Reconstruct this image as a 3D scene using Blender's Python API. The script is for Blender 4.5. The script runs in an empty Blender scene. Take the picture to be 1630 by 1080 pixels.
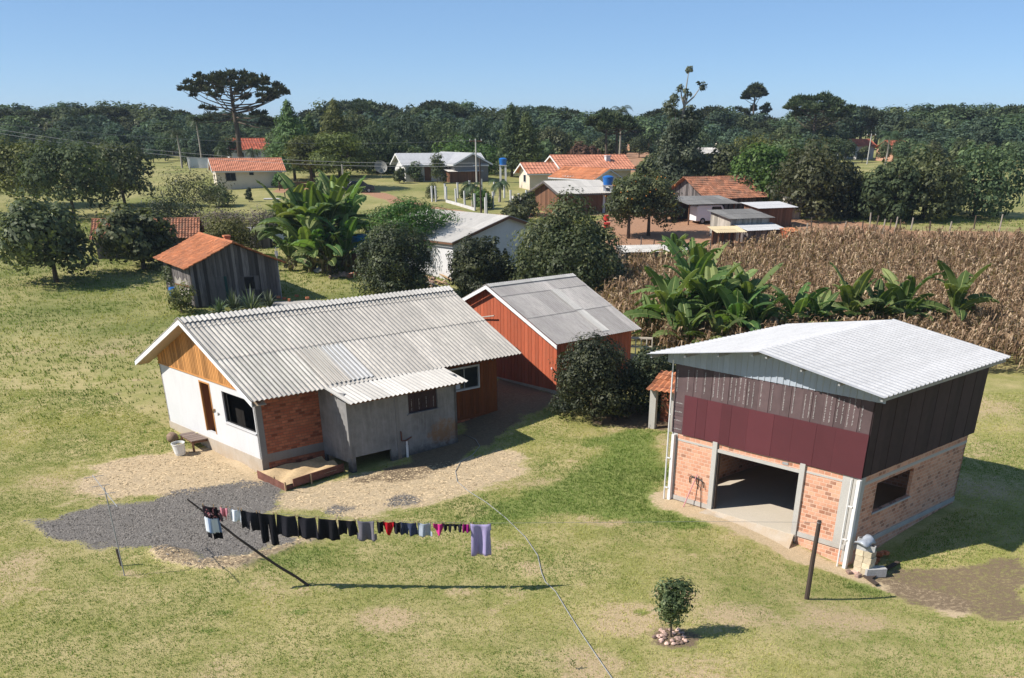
import bpy, math, random
import numpy as np
from mathutils import Vector, Matrix
PI = math.pi
rng = np.random.default_rng(7); random.seed(7)
sc = bpy.context.scene
COL = sc.collection
# ------------------------------------------------------------------ camera model of the photograph (1630 x 1080)
H, F, TH, PX, PY, ROLL = 13.0, 1559.7, 0.5372, 858.07, 1132.4, 0.0036
TY = [-3000, 43, 49, 53.5, 60, 72, 85, 100, 130, 160, 200, 250, 300, 400, 600, 9000]
TZ = [0, 0, .35, .86, 1.0, 1.3, 2, 3, 4.4, 5.4, 6.6, 7.6, 8.4, 9.4, 10, 10]
def ground(x, y):
    x = np.asarray(x, float); y = np.asarray(y, float)
    z = np.interp(y, TY, TZ) * 1.0
    z = z - .72 * np.exp(-((x - 12.2) ** 2 + (y - 31.3) ** 2) / 18.0)
    z = z + .05 * np.sin(x * .23 + 1) * np.sin(y * .19) + .03 * np.sin(x * .61 + y * .4)
    far = np.clip((y - 70) / 60, 0, 1)
    return z + far * .35 * np.sin(x * .045 + .5) * np.sin(y * .06)
def gz(x, y): return float(ground(x, y))
def ray(px, py):
    u = px - PX; v = py - PY
    a = u * math.cos(ROLL) + v * math.sin(ROLL); b = -u * math.sin(ROLL) + v * math.cos(ROLL)
    d = np.array([a, F * math.cos(TH) - b * math.sin(TH), -F * math.sin(TH) - b * math.cos(TH)])
    return d / d[1]
def atz(px, py, z):
    d = ray(px, py); return Vector((0, 0, H)) + Vector(d) * ((z - H) / d[2])
def at(px, py):
    d = ray(px, py); Y = np.arange(12, 1500, .25)
    k = np.nonzero(H + d[2] * Y < ground(d[0] * Y, Y))[0]
    y = Y[k[0]] if len(k) else 1500.
    return Vector((d[0] * y, y, gz(d[0] * y, y)))
def aty(px, Y):
    x = ray(px, 500)[0] * Y
    for _ in range(6):
        q = proj((x, Y, gz(x, Y))); x += (px - q[0]) / F * Y * .95
    return Vector((x, Y, gz(x, Y)))
def proj(P):
    X, Y, Z = P[0], P[1], P[2] - H
    zc = Y * math.cos(TH) - Z * math.sin(TH); yc = Y * math.sin(TH) + Z * math.cos(TH)
    a = F * X / zc; b = -F * yc / zc
    return PX + a * math.cos(ROLL) - b * math.sin(ROLL), PY + a * math.sin(ROLL) + b * math.cos(ROLL)
def height_at(base, py):
    lo, hi = -3., 60.
    for _ in range(40):
        m = (lo + hi) / 2
        if proj((base[0], base[1], base[2] + m))[1] > py: lo = m
        else: hi = m
    return lo
# ------------------------------------------------------------------ objects
def tag(o, label=None, cat=None, group=None, kind=None):
    if cat and not kind: kind = 'thing'
    for k, v in (('label', label), ('category', cat), ('group', group), ('kind', kind)):
        if v: o[k] = v
    return o
def thing(name, label, cat, loc=(0, 0, 0), rotz=0, group=None):
    o = bpy.data.objects.new(name, None); COL.objects.link(o)
    o.empty_display_size = .3; o.location = loc; o.rotation_euler = (0, 0, rotz)
    return tag(o, label, cat, group)
def link_mesh(name, me, parent=None, loc=None, rotz=0, scale=None):
    o = bpy.data.objects.new(name, me); COL.objects.link(o)
    if parent: o.parent = parent
    if loc is not None: o.location = loc
    if rotz: o.rotation_euler = (0, 0, rotz)
    if scale is not None: o.scale = scale if hasattr(scale, '__len__') else (scale,) * 3
    return o
def np_mesh(name, V, faces, mats, mi=None, lv=None, smooth=False):
    me = bpy.data.meshes.new(name)
    if isinstance(faces, np.ndarray):
        k = faces.shape[1]; n = len(faces)
        me.vertices.add(len(V)); me.vertices.foreach_set('co', np.asarray(V, np.float32).ravel())
        me.loops.add(n * k); me.loops.foreach_set('vertex_index', faces.astype(np.int32).ravel())
        me.polygons.add(n); me.polygons.foreach_set('loop_start', np.arange(n, dtype=np.int32) * k)
        me.polygons.foreach_set('loop_total', np.full(n, k, np.int32))
        me.update(calc_edges=True)
    else:
        me.from_pydata([tuple(v) for v in V], [], faces)
    n = len(me.polygons)
    for m in (mats if isinstance(mats, (list, tuple)) else [mats]): me.materials.append(m)
    if mi is not None: me.polygons.foreach_set('material_index', np.asarray(mi, np.int32))
    a = me.attributes.new('lv', 'FLOAT', 'FACE')
    a.data.foreach_set('value', np.asarray(lv if lv is not None else np.full(n, .5), np.float32))
    if smooth: me.polygons.foreach_set('use_smooth', np.ones(n, bool))
    me.validate(); me.update()
    return me
class MB:
    def __init__(s): s.v = []; s.f = []; s.m = []; s.l = []
    def add(s, vs, fs, m=0, lv=.5):
        o = len(s.v); s.v += [tuple(map(float, v)) for v in vs]
        for f in fs: s.f.append([i + o for i in f]); s.m.append(m); s.l.append(lv)
    def box(s, a, b, m=0, lv=.5):
        (x0, y0, z0), (x1, y1, z1) = a, b
        s.add([(x0, y0, z0), (x1, y0, z0), (x1, y1, z0), (x0, y1, z0), (x0, y0, z1), (x1, y0, z1), (x1, y1, z1), (x0, y1, z1)],
              [(3, 2, 1, 0), (4, 5, 6, 7), (0, 1, 5, 4), (1, 2, 6, 5), (2, 3, 7, 6), (3, 0, 4, 7)], m, lv)
    def hexa(s, p, m=0, lv=.5):
        s.add(p, [(3, 2, 1, 0), (4, 5, 6, 7), (0, 1, 5, 4), (1, 2, 6, 5), (2, 3, 7, 6), (3, 0, 4, 7)], m, lv)
    def bar(s, a, b, w, h, m=0, lv=.5, up=(0, 0, 1)):
        a = Vector(a); b = Vector(b); d = (b - a).normalized(); u = Vector(up)
        if abs(d.dot(u)) > .95: u = Vector((1, 0, 0))
        x = d.cross(u).normalized() * (w / 2); y = x.cross(d).normalized() * (h / 2)
        s.hexa([a - x - y, a + x - y, b + x - y, b - x - y, a - x + y, a + x + y, b + x + y, b - x + y], m, lv)
    def prism(s, poly, axis, t0, t1, m=0, lv=.5):
        n = len(poly); vs = []
        for t in (t0, t1):
            for p in poly: vs.append({'x': (t, p[0], p[1]), 'y': (p[0], t, p[1]), 'z': (p[0], p[1], t)}[axis])
        s.add(vs, [tuple(range(n))[::-1], tuple(range(n, 2 * n))] + [(i, (i + 1) % n, n + (i + 1) % n, n + i) for i in range(n)], m, lv)
    def tube(s, path, r, n=6, m=0, lv=.5, cap=True):
        path = [Vector(p) for p in path]; k = len(path)
        rs = r if hasattr(r, '__len__') else [r] * k
        vs = []; prev = None
        for i, p in enumerate(path):
            d = (path[min(i + 1, k - 1)] - path[max(i - 1, 0)]).normalized()
            if prev is None: x = d.orthogonal().normalized()
            else: x = (prev - d * prev.dot(d)).normalized()
            prev = x; y = d.cross(x)
            for j in range(n):
                t = 2 * PI * j / n; vs.append(p + (x * math.cos(t) + y * math.sin(t)) * rs[i])
        fs = [(i * n + j, i * n + (j + 1) % n, (i + 1) * n + (j + 1) % n, (i + 1) * n + j) for i in range(k - 1) for j in range(n)]
        if cap: fs += [tuple(range(n))[::-1], tuple(range((k - 1) * n, k * n))]
        s.add(vs, fs, m, lv)
    def lathe(s, prof, c=(0, 0, 0), n=16, m=0, lv=.5):
        vs = [(c[0] + r * math.cos(2 * PI * j / n), c[1] + r * math.sin(2 * PI * j / n), c[2] + z) for r, z in prof for j in range(n)]
        k = len(prof)
        fs = [(i * n + j, i * n + (j + 1) % n, (i + 1) * n + (j + 1) % n, (i + 1) * n + j) for i in range(k - 1) for j in range(n)]
        s.add(vs, fs + [tuple(range(n))[::-1], tuple(range((k - 1) * n, k * n))], m, lv)
    def mesh(s, name, mats, smooth=False): return np_mesh(name, s.v, s.f, mats, s.m, s.l, smooth)
    def obj(s, name, mats, parent=None, smooth=False, loc=None, rotz=0, solid=0, bevel=0):
        o = link_mesh(name, s.mesh(name, mats, smooth), parent, loc, rotz)
        if solid: q = o.modifiers.new('solid', 'SOLIDIFY'); q.thickness = solid; q.offset = -1
        if bevel: q = o.modifiers.new('bevel', 'BEVEL'); q.width = bevel; q.segments = 1; q.limit_method = 'ANGLE'
        return o
def copy_thing(r, loc, rotz=0, scale=1, label=None):
    c = r.copy(); COL.objects.link(c); c.location = loc; c.rotation_euler = (0, 0, rotz); c.scale = (scale,) * 3
    if label: c['label'] = label
    for ch in r.children:
        d = ch.copy(); COL.objects.link(d); d.parent = c
        for g in ch.children:
            e = g.copy(); COL.objects.link(e); e.parent = d
    return c
# ------------------------------------------------------------------ node helpers
class NT:
    def __init__(s, name):
        s.m = bpy.data.materials.new(name); s.m.use_nodes = True; s.t = s.m.node_tree
        s.b = s.t.nodes['Principled BSDF']; s.out = s.t.nodes['Material Output']; s._c = None
    def n(s, ty, **k):
        q = s.t.nodes.new(ty)
        for a, v in k.items(): setattr(q, a, v)
        return q
    def l(s, a, b): s.t.links.new(a, b)
    def put(s, sock, v):
        if hasattr(v, 'is_output') or hasattr(v, 'links'): s.l(v, sock)
        elif isinstance(v, (tuple, list)) and len(v) == 3 and sock.type == 'RGBA': sock.default_value = (*v, 1)
        else: sock.default_value = v
    def co(s):
        if s._c is None: s._c = s.n('ShaderNodeTexCoord').outputs['Object']
        return s._c
    def map(s, scale=(1, 1, 1), rot=(0, 0, 0), v=None):
        q = s.n('ShaderNodeMapping'); q.inputs['Scale'].default_value = scale; q.inputs['Rotation'].default_value = rot
        s.l(v or s.co(), q.inputs['Vector']); return q.outputs[0]
    def noise(s, scale, detail=4, rough=.6, v=None):
        q = s.n('ShaderNodeTexNoise'); q.inputs['Scale'].default_value = scale; q.inputs['Detail'].default_value = detail
        q.inputs['Roughness'].default_value = rough; s.l(v or s.co(), q.inputs['Vector']); return q.outputs['Fac']
    def ramp(s, f, stops, interp='LINEAR'):
        q = s.n('ShaderNodeValToRGB'); e = q.color_ramp; e.interpolation = interp
        while len(e.elements) < len(stops): e.elements.new(.5)
        for el, (p, c) in zip(e.elements, stops):
            el.position = p; el.color = (c, c, c, 1) if not hasattr(c, '__len__') else (*c, 1)
        s.put(q.inputs[0], f); return q.outputs[0]
    def mix(s, f, a, b, mode='MIX'):
        q = s.n('ShaderNodeMix', data_type='RGBA', blend_type=mode)
        s.put(q.inputs[0], f); s.put(q.inputs[6], a); s.put(q.inputs[7], b); return q.outputs[2]
    def math(s, op, a, b=0., c=None):
        q = s.n('ShaderNodeMath', operation=op); s.put(q.inputs[0], a); s.put(q.inputs[1], b)
        if c is not None: s.put(q.inputs[2], c)
        return q.outputs[0]
    def attr(s, name, o='Fac'):
        return s.n('ShaderNodeAttribute', attribute_name=name).outputs[o]
    def rand(s): return s.n('ShaderNodeObjectInfo').outputs['Random']
    def sep(s, v=None):
        q = s.n('ShaderNodeSeparateXYZ'); s.l(v or s.co(), q.inputs[0]); return q.outputs
    def comb(s, x, y, z=0.):
        q = s.n('ShaderNodeCombineXYZ')
        for i, v in enumerate((x, y, z)): s.put(q.inputs[i], v)
        return q.outputs[0]
    def bump(s, h, st=.3, d=.02):
        q = s.n('ShaderNodeBump'); q.inputs['Strength'].default_value = st; q.inputs['Distance'].default_value = d
        s.l(h, q.inputs['Height']); s.l(q.outputs[0], s.b.inputs['Normal'])
    def done(s, col, rough=.8, spec=.3, metal=0):
        s.put(s.b.inputs['Base Color'], col); s.put(s.b.inputs['Roughness'], rough)
        s.b.inputs['Specular IOR Level'].default_value = spec; s.b.inputs['Metallic'].default_value = metal
        return s.m
def mul(c, k): return tuple(min(1, x * k) for x in c)
def m_plain(name, c, rough=.7, spec=.3, var=.25, scale=6, metal=0, lvk=.0, bump=0):
    t = NT(name); n = t.noise(scale, 5, .65)
    col = t.mix(t.ramp(n, [(.3, 0), (.7, 1)]), mul(c, 1 - var), mul(c, 1 + var * .6))
    if lvk: col = t.mix(1., col, t.ramp(t.attr('lv'), [(0, 1 - lvk), (1, 1 + lvk)]), 'MULTIPLY')
    if bump: t.bump(n, bump, .03)
    return t.done(col, rough, spec, metal)
def m_plaster(name, c, stain=(.25, .2, .15), amt=.5, scale=.8):
    t = NT(name)
    big = t.ramp(t.noise(scale, 6, .7), [(.42, 0), (.75, 1)])
    streak = t.ramp(t.noise(2.2, 5, .7, t.map((3, 3, .35))), [(.45, 0), (.8, 1)])
    fine = t.noise(40, 3, .6)
    z = t.sep()[2]; low = t.math('MULTIPLY', t.ramp(z, [(.0, 1), (.9, 0)]), t.ramp(t.noise(1.7, 5, .7), [(.3, 0), (.6, 1)]))
    col = t.mix(t.math('MULTIPLY', big, amt * .6), c, mul(c, .72))
    col = t.mix(t.math('MULTIPLY', streak, amt * .5), col, mul(c, .6))
    col = t.mix(t.math('MULTIPLY', low, amt), col, stain)
    col = t.mix(.25, col, t.mix(1., col, t.ramp(fine, [(.3, .6), (.7, 1.3)]), 'MULTIPLY'))
    t.bump(fine, .25, .01); return t.done(col, .9, .2)
def m_wood(name, c, rough=.8, k=.35, stretch=(14, 14, .8), wear=None, amt=.5):
    t = NT(name); g = t.noise(2.5, 6, .7, t.map(stretch)); lv = t.attr('lv')
    col = t.mix(t.ramp(g, [(.3, 0), (.7, 1)]), mul(c, .72), mul(c, 1.15))
    col = t.mix(1., col, t.ramp(lv, [(0, 1 - k), (1, 1 + k)]), 'MULTIPLY')
    if wear: col = t.mix(t.math('MULTIPLY', t.ramp(t.noise(1.3, 6, .7, t.map((3, 3, .5))), [(.45, 0), (.65, 1)]), amt), col, wear)
    t.bump(g, .3, .01); return t.done(col, rough, .25)
def m_brick(name, c1, c2, mortar, bw=.21, bh=.155, m=.014, dark=.1):
    t = NT(name); x, y, z = t.sep()
    v = t.comb(t.math('ADD', x, y), z)
    q = t.n('ShaderNodeTexBrick'); t.l(v, q.inputs['Vector'])
    for k, a in (('Scale', 1.), ('Brick Width', bw), ('Row Height', bh), ('Mortar Size', m), ('Mortar Smooth', .25), ('Bias', 0.)): q.inputs[k].default_value = a
    q.inputs['Color1'].default_value = (0, 0, 0, 1); q.inputs['Color2'].default_value = (1, 1, 1, 1); q.inputs['Mortar'].default_value = (.5, .5, .5, 1)
    col = t.ramp(q.outputs['Color'], [(0, mul(c1, dark * 3.5)), (.10, mul(c1, .62)), (.2, c1), (.75, c2), (1, mul(c2, 1.15))])
    col = t.mix(t.ramp(t.noise(3, 5, .7), [(.35, 0), (.7, .45)]), col, mul(mortar, .85))
    n2 = t.noise(9, 4, .6)
    mf = t.ramp(t.math('ADD', q.outputs['Fac'], t.math('MULTIPLY', t.math('SUBTRACT', n2, .5), .9)), [(.35, 0), (.75, 1)])
    col = t.mix(mf, col, mortar)
    col = t.mix(t.ramp(t.noise(.9, 5, .7), [(.5, 0), (.8, .4)]), col, mul(c1, .55))
    t.bump(t.math('SUBTRACT', n2, q.outputs['Fac']), .5, .015); return t.done(col, .9, .2)
def m_sheet(name, c, dirt, amt=.5, su=1.05, sv=1.9, axis='x', rough=.75, metal=0, varr=.12, spec=.3):
    """roofing sheets: object X runs along the eave, Y down the slope"""
    t = NT(name); x, y, z = t.sep()
    cell = t.n('ShaderNodeTexWhiteNoise', noise_dimensions='2D')
    t.l(t.comb(t.math('FLOOR', t.math('DIVIDE', x, su)), t.attr('lv')), cell.inputs['Vector'])
    col = t.mix(1., c, t.ramp(cell.outputs['Value'], [(0, 1 - varr), (.8, 1 + varr * .4), (.95, 1 + varr * 1.6)]), 'MULTIPLY')
    st = t.ramp(t.noise(1.6, 6, .72, t.map((2.4, .5, 1))), [(.4, 0), (.72, 1)])
    sp = t.ramp(t.noise(7, 6, .8), [(.5, 0), (.72, 1)])
    col = t.mix(t.math('MULTIPLY', st, amt), col, dirt); col = t.mix(t.math('MULTIPLY', sp, amt * .7), col, mul(dirt, .8))
    t.bump(t.noise(30, 4), .2, .01); return t.done(col, rough, spec, metal)
def m_tile(name, c, moss=(.12, .09, .07), amt=.5, k=1.):
    t = NT(name); lv = t.math('MULTIPLY_ADD', t.attr('lv'), k, .6 * (1 - k))
    col = t.ramp(lv, [(0, mul(c, .5)), (.25, mul(c, .8)), (.6, c), (1, (min(1, c[0] * 1.35), c[1] * 1.45, c[2] * 1.5))])
    col = t.mix(t.math('MULTIPLY', t.ramp(t.noise(.9, 6, .75), [(.42, 0), (.65, 1)]), amt), col, moss)
    col = t.mix(t.ramp(t.noise(8, 5, .7), [(.5, 0), (.8, .5)]), col, mul(moss, .7))
    return t.done(col, .9, .2)
def m_leaf(name, c, c2=None, trans=.25, rough=.55, spec=.3):
    if max(c) < .11 and 'banana' not in name: c = mul(c, 1.2); c2 = mul(c2, 1.2) if c2 else None; trans += .06
    t = NT(name); c2 = c2 or (c[0] * 1.5, c[1] * 1.35, c[2] * .9)
    lv = t.attr('lv'); col = t.ramp(lv, [(0, mul(c, .55)), (.5, c), (1, c2)])
    r = t.rand(); hs = t.n('ShaderNodeHueSaturation'); t.l(col, hs.inputs['Color'])
    t.l(t.math('MULTIPLY_ADD', r, .05, .475), hs.inputs['Hue']); t.l(t.math('MULTIPLY_ADD', r, .5, .75), hs.inputs['Value'])
    t.done(hs.outputs[0], rough, spec)
    tr = t.n('ShaderNodeBsdfTranslucent'); t.l(t.mix(1., hs.outputs[0], (1.3, 1.35, .6), 'MULTIPLY'), tr.inputs[0])
    mx = t.n('ShaderNodeMixShader'); mx.inputs[0].default_value = trans
    t.l(t.b.outputs[0], mx.inputs[1]); t.l(tr.outputs[0], mx.inputs[2]); t.l(mx.outputs[0], t.out.inputs[0])
    return t.m
def m_glass(name, c=(.02, .025, .03)):
    t = NT(name); return t.done(t.mix(t.noise(1.5), mul(c, .7), mul(c, 1.3)), .06, .5)
def m_cloth(name, c, k=.3):
    t = NT(name); n = t.noise(14, 5, .6); w = t.noise(160, 2)
    col = t.mix(n, mul(c, 1 - k), mul(c, 1 + k)); col = t.mix(.3, col, t.mix(1., col, t.ramp(w, [(.3, .6), (.7, 1.3)]), 'MULTIPLY'))
    return t.done(col, .95, .1)
M = {}
M['cement'] = m_sheet('fibre_cement_sheet', (.49, .448, .395), (.25, .235, .215), .7, 1.1, varr=.10)
M['cement_grey'] = m_sheet('weathered_cement_sheet', (.45, .41, .375), (.22, .20, .185), .6, 1.0, varr=.22)
M['cement_dark'] = m_sheet('dark_cement_sheet', (.17, .165, .16), (.08, .078, .075), .6, 1.0, varr=.2)
M['cement_light'] = m_sheet('pale_cement_sheet', (.52, .49, .45), (.33, .31, .28), .5, 1.0, varr=.12)
M['zinc'] = m_sheet('white_metal_sheet', (.45, .45, .46), (.32, .32, .33), .55, 1.0, rough=.75, varr=.03)
M['zinc_blue'] = m_sheet('galvanised_sheet', (.36, .40, .46), (.29, .32, .37), .3, 1.0, rough=.45, varr=.06)
M['plaster_white'] = m_plaster('white_plaster', (.60, .595, .60), (.40, .33, .25), .45)
M['plaster_grey'] = m_plaster('grey_cement_render', (.225, .22, .215), (.22, .13, .065), .75, .7)
M['plaster_cream'] = m_plaster('cream_plaster', (.66, .58, .47), (.35, .27, .2), .4)
M['plaster_mid'] = m_plaster('aged_white_plaster', (.62, .61, .62), (.42, .36, .3), .4)
t = NT('stained_annex_render'); x, y, z = t.sep(); n1, n2 = t.noise(.9, 6, .7), t.noise(3.5, 6, .75)
col = t.mix(t.ramp(n1, [(.38, 0), (.66, 1)]), (.255, .25, .245), (.155, .152, .15)); col = t.mix(t.ramp(t.noise(2.4, 5, .7, t.map((2.2, 2.2, .28))), [(.5, 0), (.72, .6)]), col, (.33, .325, .32))
dd = t.math('ADD', t.math('POWER', t.math('DIVIDE', t.math('SUBTRACT', x, 8.25), 1.15), 2.), t.math('POWER', t.math('DIVIDE', t.math('SUBTRACT', z, .85), .62), 2.))
col = t.mix(t.ramp(t.math('ADD', dd, t.math('MULTIPLY', t.math('SUBTRACT', n2, .5), 3.4)), [(.1, .75), (1.5, 0)]), col, (.24, .125, .05))
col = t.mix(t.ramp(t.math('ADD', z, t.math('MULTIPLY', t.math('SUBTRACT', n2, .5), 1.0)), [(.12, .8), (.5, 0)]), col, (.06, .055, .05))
t.bump(t.noise(30, 4), .3, .012); M['annex'] = t.done(col, .95, .15)
M['concrete'] = m_plaster('concrete', (.46, .44, .41), (.3, .25, .2), .45, 1.5)
M['foundation'] = m_plaster('rough_foundation', (.46, .40, .33), (.4, .3, .2), .8, 1.6)
M['floor'] = m_plaster('concrete_floor', (.56, .49, .40), (.5, .44, .34), .4, .6)
M['wood_orange'] = m_wood('orange_stained_boards', (.20, .062, .02), k=.18)
M['wood_honey'] = m_wood('honey_varnished_boards', (.50, .24, .08), k=.34)
M['wood_red'] = m_wood('red_painted_boards', (.43, .105, .05), k=.16, wear=(.33, .12, .07), amt=.4)
M['wood_grey'] = m_wood('weathered_grey_boards', (.135, .12, .115), k=.75, wear=(.05, .045, .045), amt=.7)
M['wood_pale'] = m_wood('bleached_boards', (.42, .38, .33), k=.35, wear=(.2, .18, .15), amt=.5)
M['wood_brown'] = m_wood('brown_timber', (.17, .085, .05), k=.3)
M['wood_tan'] = m_wood('tan_timber', (.42, .28, .16), k=.3)
M['wood_post'] = m_wood('dark_post_wood', (.075, .055, .045), k=.3)
M['brick_pink'] = m_brick('pale_pink_brick', (.54, .235, .14), (.63, .32, .205), (.62, .42, .315), .26, .140, .016, dark=.16)
M['brick_red'] = m_brick('red_brick', (.34, .10, .055), (.43, .15, .08), (.20, .10, .065), .29, .118, dark=.13)
M['brick_far'] = m_brick('orange_brick', (.45, .2, .12), (.55, .28, .18), (.5, .36, .27))
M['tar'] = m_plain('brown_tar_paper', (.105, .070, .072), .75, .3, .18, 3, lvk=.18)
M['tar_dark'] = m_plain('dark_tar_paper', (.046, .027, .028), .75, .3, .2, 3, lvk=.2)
M['maroon'] = m_plain('maroon_sheet', (.093, .023, .029), .6, .3, .08, 1.2, lvk=.13)
M['mark'] = m_plain('white_print', (.40, .38, .37), .7, .3, .3, 20)
M['white_metal'] = m_plain('white_painted_metal', (.72, .70, .69), .45, .4, .1, 4)
M['fascia'] = m_plain('grey_white_fascia', (.55, .56, .58), .6, .3, .15, 4)
M['fascia_bright'] = m_plain('white_fascia', (.74, .74, .73), .6, .3, .12, 4)
M['soffit'] = m_wood('eave_lining', (.42, .32, .22), k=.1)
M['dark'] = m_plain('dark_interior', (.02, .018, .017), .9, .1)  # near-black colour holds the shade of rooms and hollows
M['glass'] = m_glass('window_glass')
M['curtain'] = m_cloth('curtain_cloth', (.55, .57, .62))
M['tile_orange'] = m_tile('orange_clay_tile', (.50, .185, .085), (.20, .115, .08), .45)
M['tile_old'] = m_tile('weathered_clay_tile', (.36, .15, .085), (.11, .085, .065), .7)
M['tile_new'] = m_tile('new_terracotta_tile', (.56, .235, .145), (.40, .17, .10), .3, .6)
M['tile_red'] = m_tile('red_clay_tile', (.44, .12, .07), (.3, .08, .05), .3)
M['bark'] = m_wood('bark', (.10, .075, .055), k=.3, stretch=(6, 6, 1.5))
M['bark_pale'] = m_wood('pale_bark', (.36, .32, .27), k=.3, stretch=(6, 6, 1.5), wear=(.15, .12, .1))
M['tank_blue'] = m_plain('blue_plastic', (.015, .13, .42), .4, .4, .15, 3)
M['metal_grey'] = m_plain('grey_metal', (.3, .3, .3), .5, .4, .2, 5)
M['red_plastic'] = m_plain('red_plastic', (.5, .04, .03), .45, .4, .15, 3)
M['black'] = m_plain('black_plastic', (.02, .02, .02), .5, .4)
M['hose'] = m_plain('grey_hose', (.33, .33, .32), .5, .4, .2, 3)
M['wire'] = m_plain('dark_wire', (.22, .22, .22), .6, .3)
M['sand'] = m_plain('building_sand', (.58, .42, .24), .95, .1, .2, 9, bump=.6)
M['rust'] = m_plain('rusty_board', (.17, .075, .055), .85, .2, .4, 3)
M['clay'] = m_plain('clay_brick', (.55, .2, .1), .9, .2, .3, 12, lvk=.35)
M['block_cream'] = m_plain('cream_block', (.56, .47, .33), .9, .2, .2, 8, lvk=.22)
M['block_grey'] = m_plain('grey_block', (.42, .41, .40), .9, .2, .25, 9)
M['plastic_white'] = m_plain('white_plastic', (.70, .70, .68), .5, .4, .15, 8)
M['stone'] = m_plain('mixed_stone', (.48, .33, .27), .9, .2, .3, 14, lvk=.55)
M['car_dark'] = m_plain('dark_car_paint', (.015, .02, .035), .2, .6, .1)
M['car_white'] = m_plain('white_car_paint', (.74, .74, .76), .3, .5, .06)
M['faded'] = m_sheet('tan_sheet', (.55, .45, .28), (.4, .3, .2), .4, 1.)
M['orange_sheet'] = m_sheet('orange_sheet', (.5, .2, .09), (.3, .12, .06), .4, 1.)
M['rubber'] = m_plain('tyre_rubber', (.02, .02, .02), .8, .2)
L_ = {}
L_['citrus'] = m_leaf('citrus_leaf', (.066, .090, .036), (.19, .21, .095))
L_['dark'] = m_leaf('dark_leaf', (.034, .046, .020), (.105, .118, .045), .2)
L_['olive'] = m_leaf('olive_leaf', (.064, .076, .032), (.150, .160, .070), .22)
L_['bush'] = m_leaf('glossy_bush_leaf', (.036, .050, .024), (.125, .14, .066), .2)
L_['forest'] = m_leaf('forest_leaf', (.060, .085, .042), (.140, .170, .078), .22, .7, .15)
L_['forest_blue'] = m_leaf('bluish_forest_leaf', (.050, .078, .052), (.108, .145, .088), .22, .7, .15)
L_['pine'] = m_leaf('araucaria_needles', (.042, .056, .028), (.090, .100, .046), .12, .7, .15)
L_['cypress'] = m_leaf('cypress_spray', (.066, .100, .034), (.140, .180, .062), .2, .7)
L_['yellow'] = m_leaf('yellow_green_leaf', (.105, .118, .034), (.215, .215, .066), .25, .7)
L_['acacia'] = m_leaf('acacia_leaf', (.075, .090, .026), (.165, .172, .050), .25, .7)
L_['lime'] = m_leaf('bright_green_leaf', (.062, .115, .024), (.135, .20, .048), .3)
L_['banana'] = m_leaf('banana_leaf', (.082, .140, .034), (.27, .32, .11), .34, .62, .3)
L_['banana_dry'] = m_leaf('dry_banana_leaf', (.19, .15, .10), (.34, .27, .19), .2, .9)
L_['grey'] = m_leaf('grey_twig_leaf', (.165, .135, .12), (.26, .22, .195), .15, .9)
L_['grass'] = m_leaf('grass_blade', (.155, .222, .045), (.455, .42, .155), .3, .8, .15)
L_['corn'] = m_leaf('dry_maize_leaf', (.22, .132, .088), (.57, .41, .295), .25, .9, .1)
L_['euc'] = m_leaf('eucalyptus_leaf', (.055, .074, .044), (.145, .160, .100), .2, .6)
L_['palm'] = m_leaf('palm_leaf', (.046, .070, .032), (.11, .135, .07), .2, .5)
L_['yucca'] = m_leaf('grey_green_blade', (.09, .13, .075), (.24, .28, .2), .2, .6)
L_['rust'] = m_leaf('reddish_leaf', (.13, .075, .045), (.2, .12, .07), .2, .8)
# ------------------------------------------------------------------ shape helpers
def corr(mb, o, U, S, Lu, Ls, pitch=.2, amp=.025, rows=(0, 1), kind='wave', m=0, step=.014, samples=6, sag=0):
    o = Vector(o); U = Vector(U).normalized(); S = Vector(S).normalized(); N = U.cross(S)
    if N.z < 0: N = -N
    if kind == 'wave':
        k = max(2, int(round(Lu / pitch)) * samples); ts = [i / k for i in range(k + 1)]
        off = [amp * math.cos(2 * PI * i / samples) for i in range(k + 1)]
    else:
        ts = []; off = []; nr = max(1, int(round(Lu / pitch)))
        for i in range(nr):
            for a, b in ((0, 0), (.70, 0), (.76, 1), (.90, 1), (.96, 0)): ts.append((i + a) / nr); off.append(amp * b)
        ts.append(1); off.append(0)
    for r in range(len(rows) - 1):
        a, b = rows[r], rows[r + 1]; b2 = min(1, b + .012)
        nn = 3; vs = []; lv = random.random()
        for j in range(nn + 1):
            f = a + (b2 - a) * j / nn
            for t, h in zip(ts, off):
                P = o + U * (Lu * t) + S * (Ls * f) + N * (h + .004 + step * ((f - a) / (b2 - a)) - sag * math.sin(PI * f))
                vs.append(P)
        w = len(ts)
        mb.add(vs, [(j * w + i, j * w + i + 1, (j + 1) * w + i + 1, (j + 1) * w + i) for j in range(nn) for i in range(w - 1)], m, lv)
        for q in range(len(mb.l) - nn * (w - 1), len(mb.l)): mb.l[q] = lv
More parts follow.
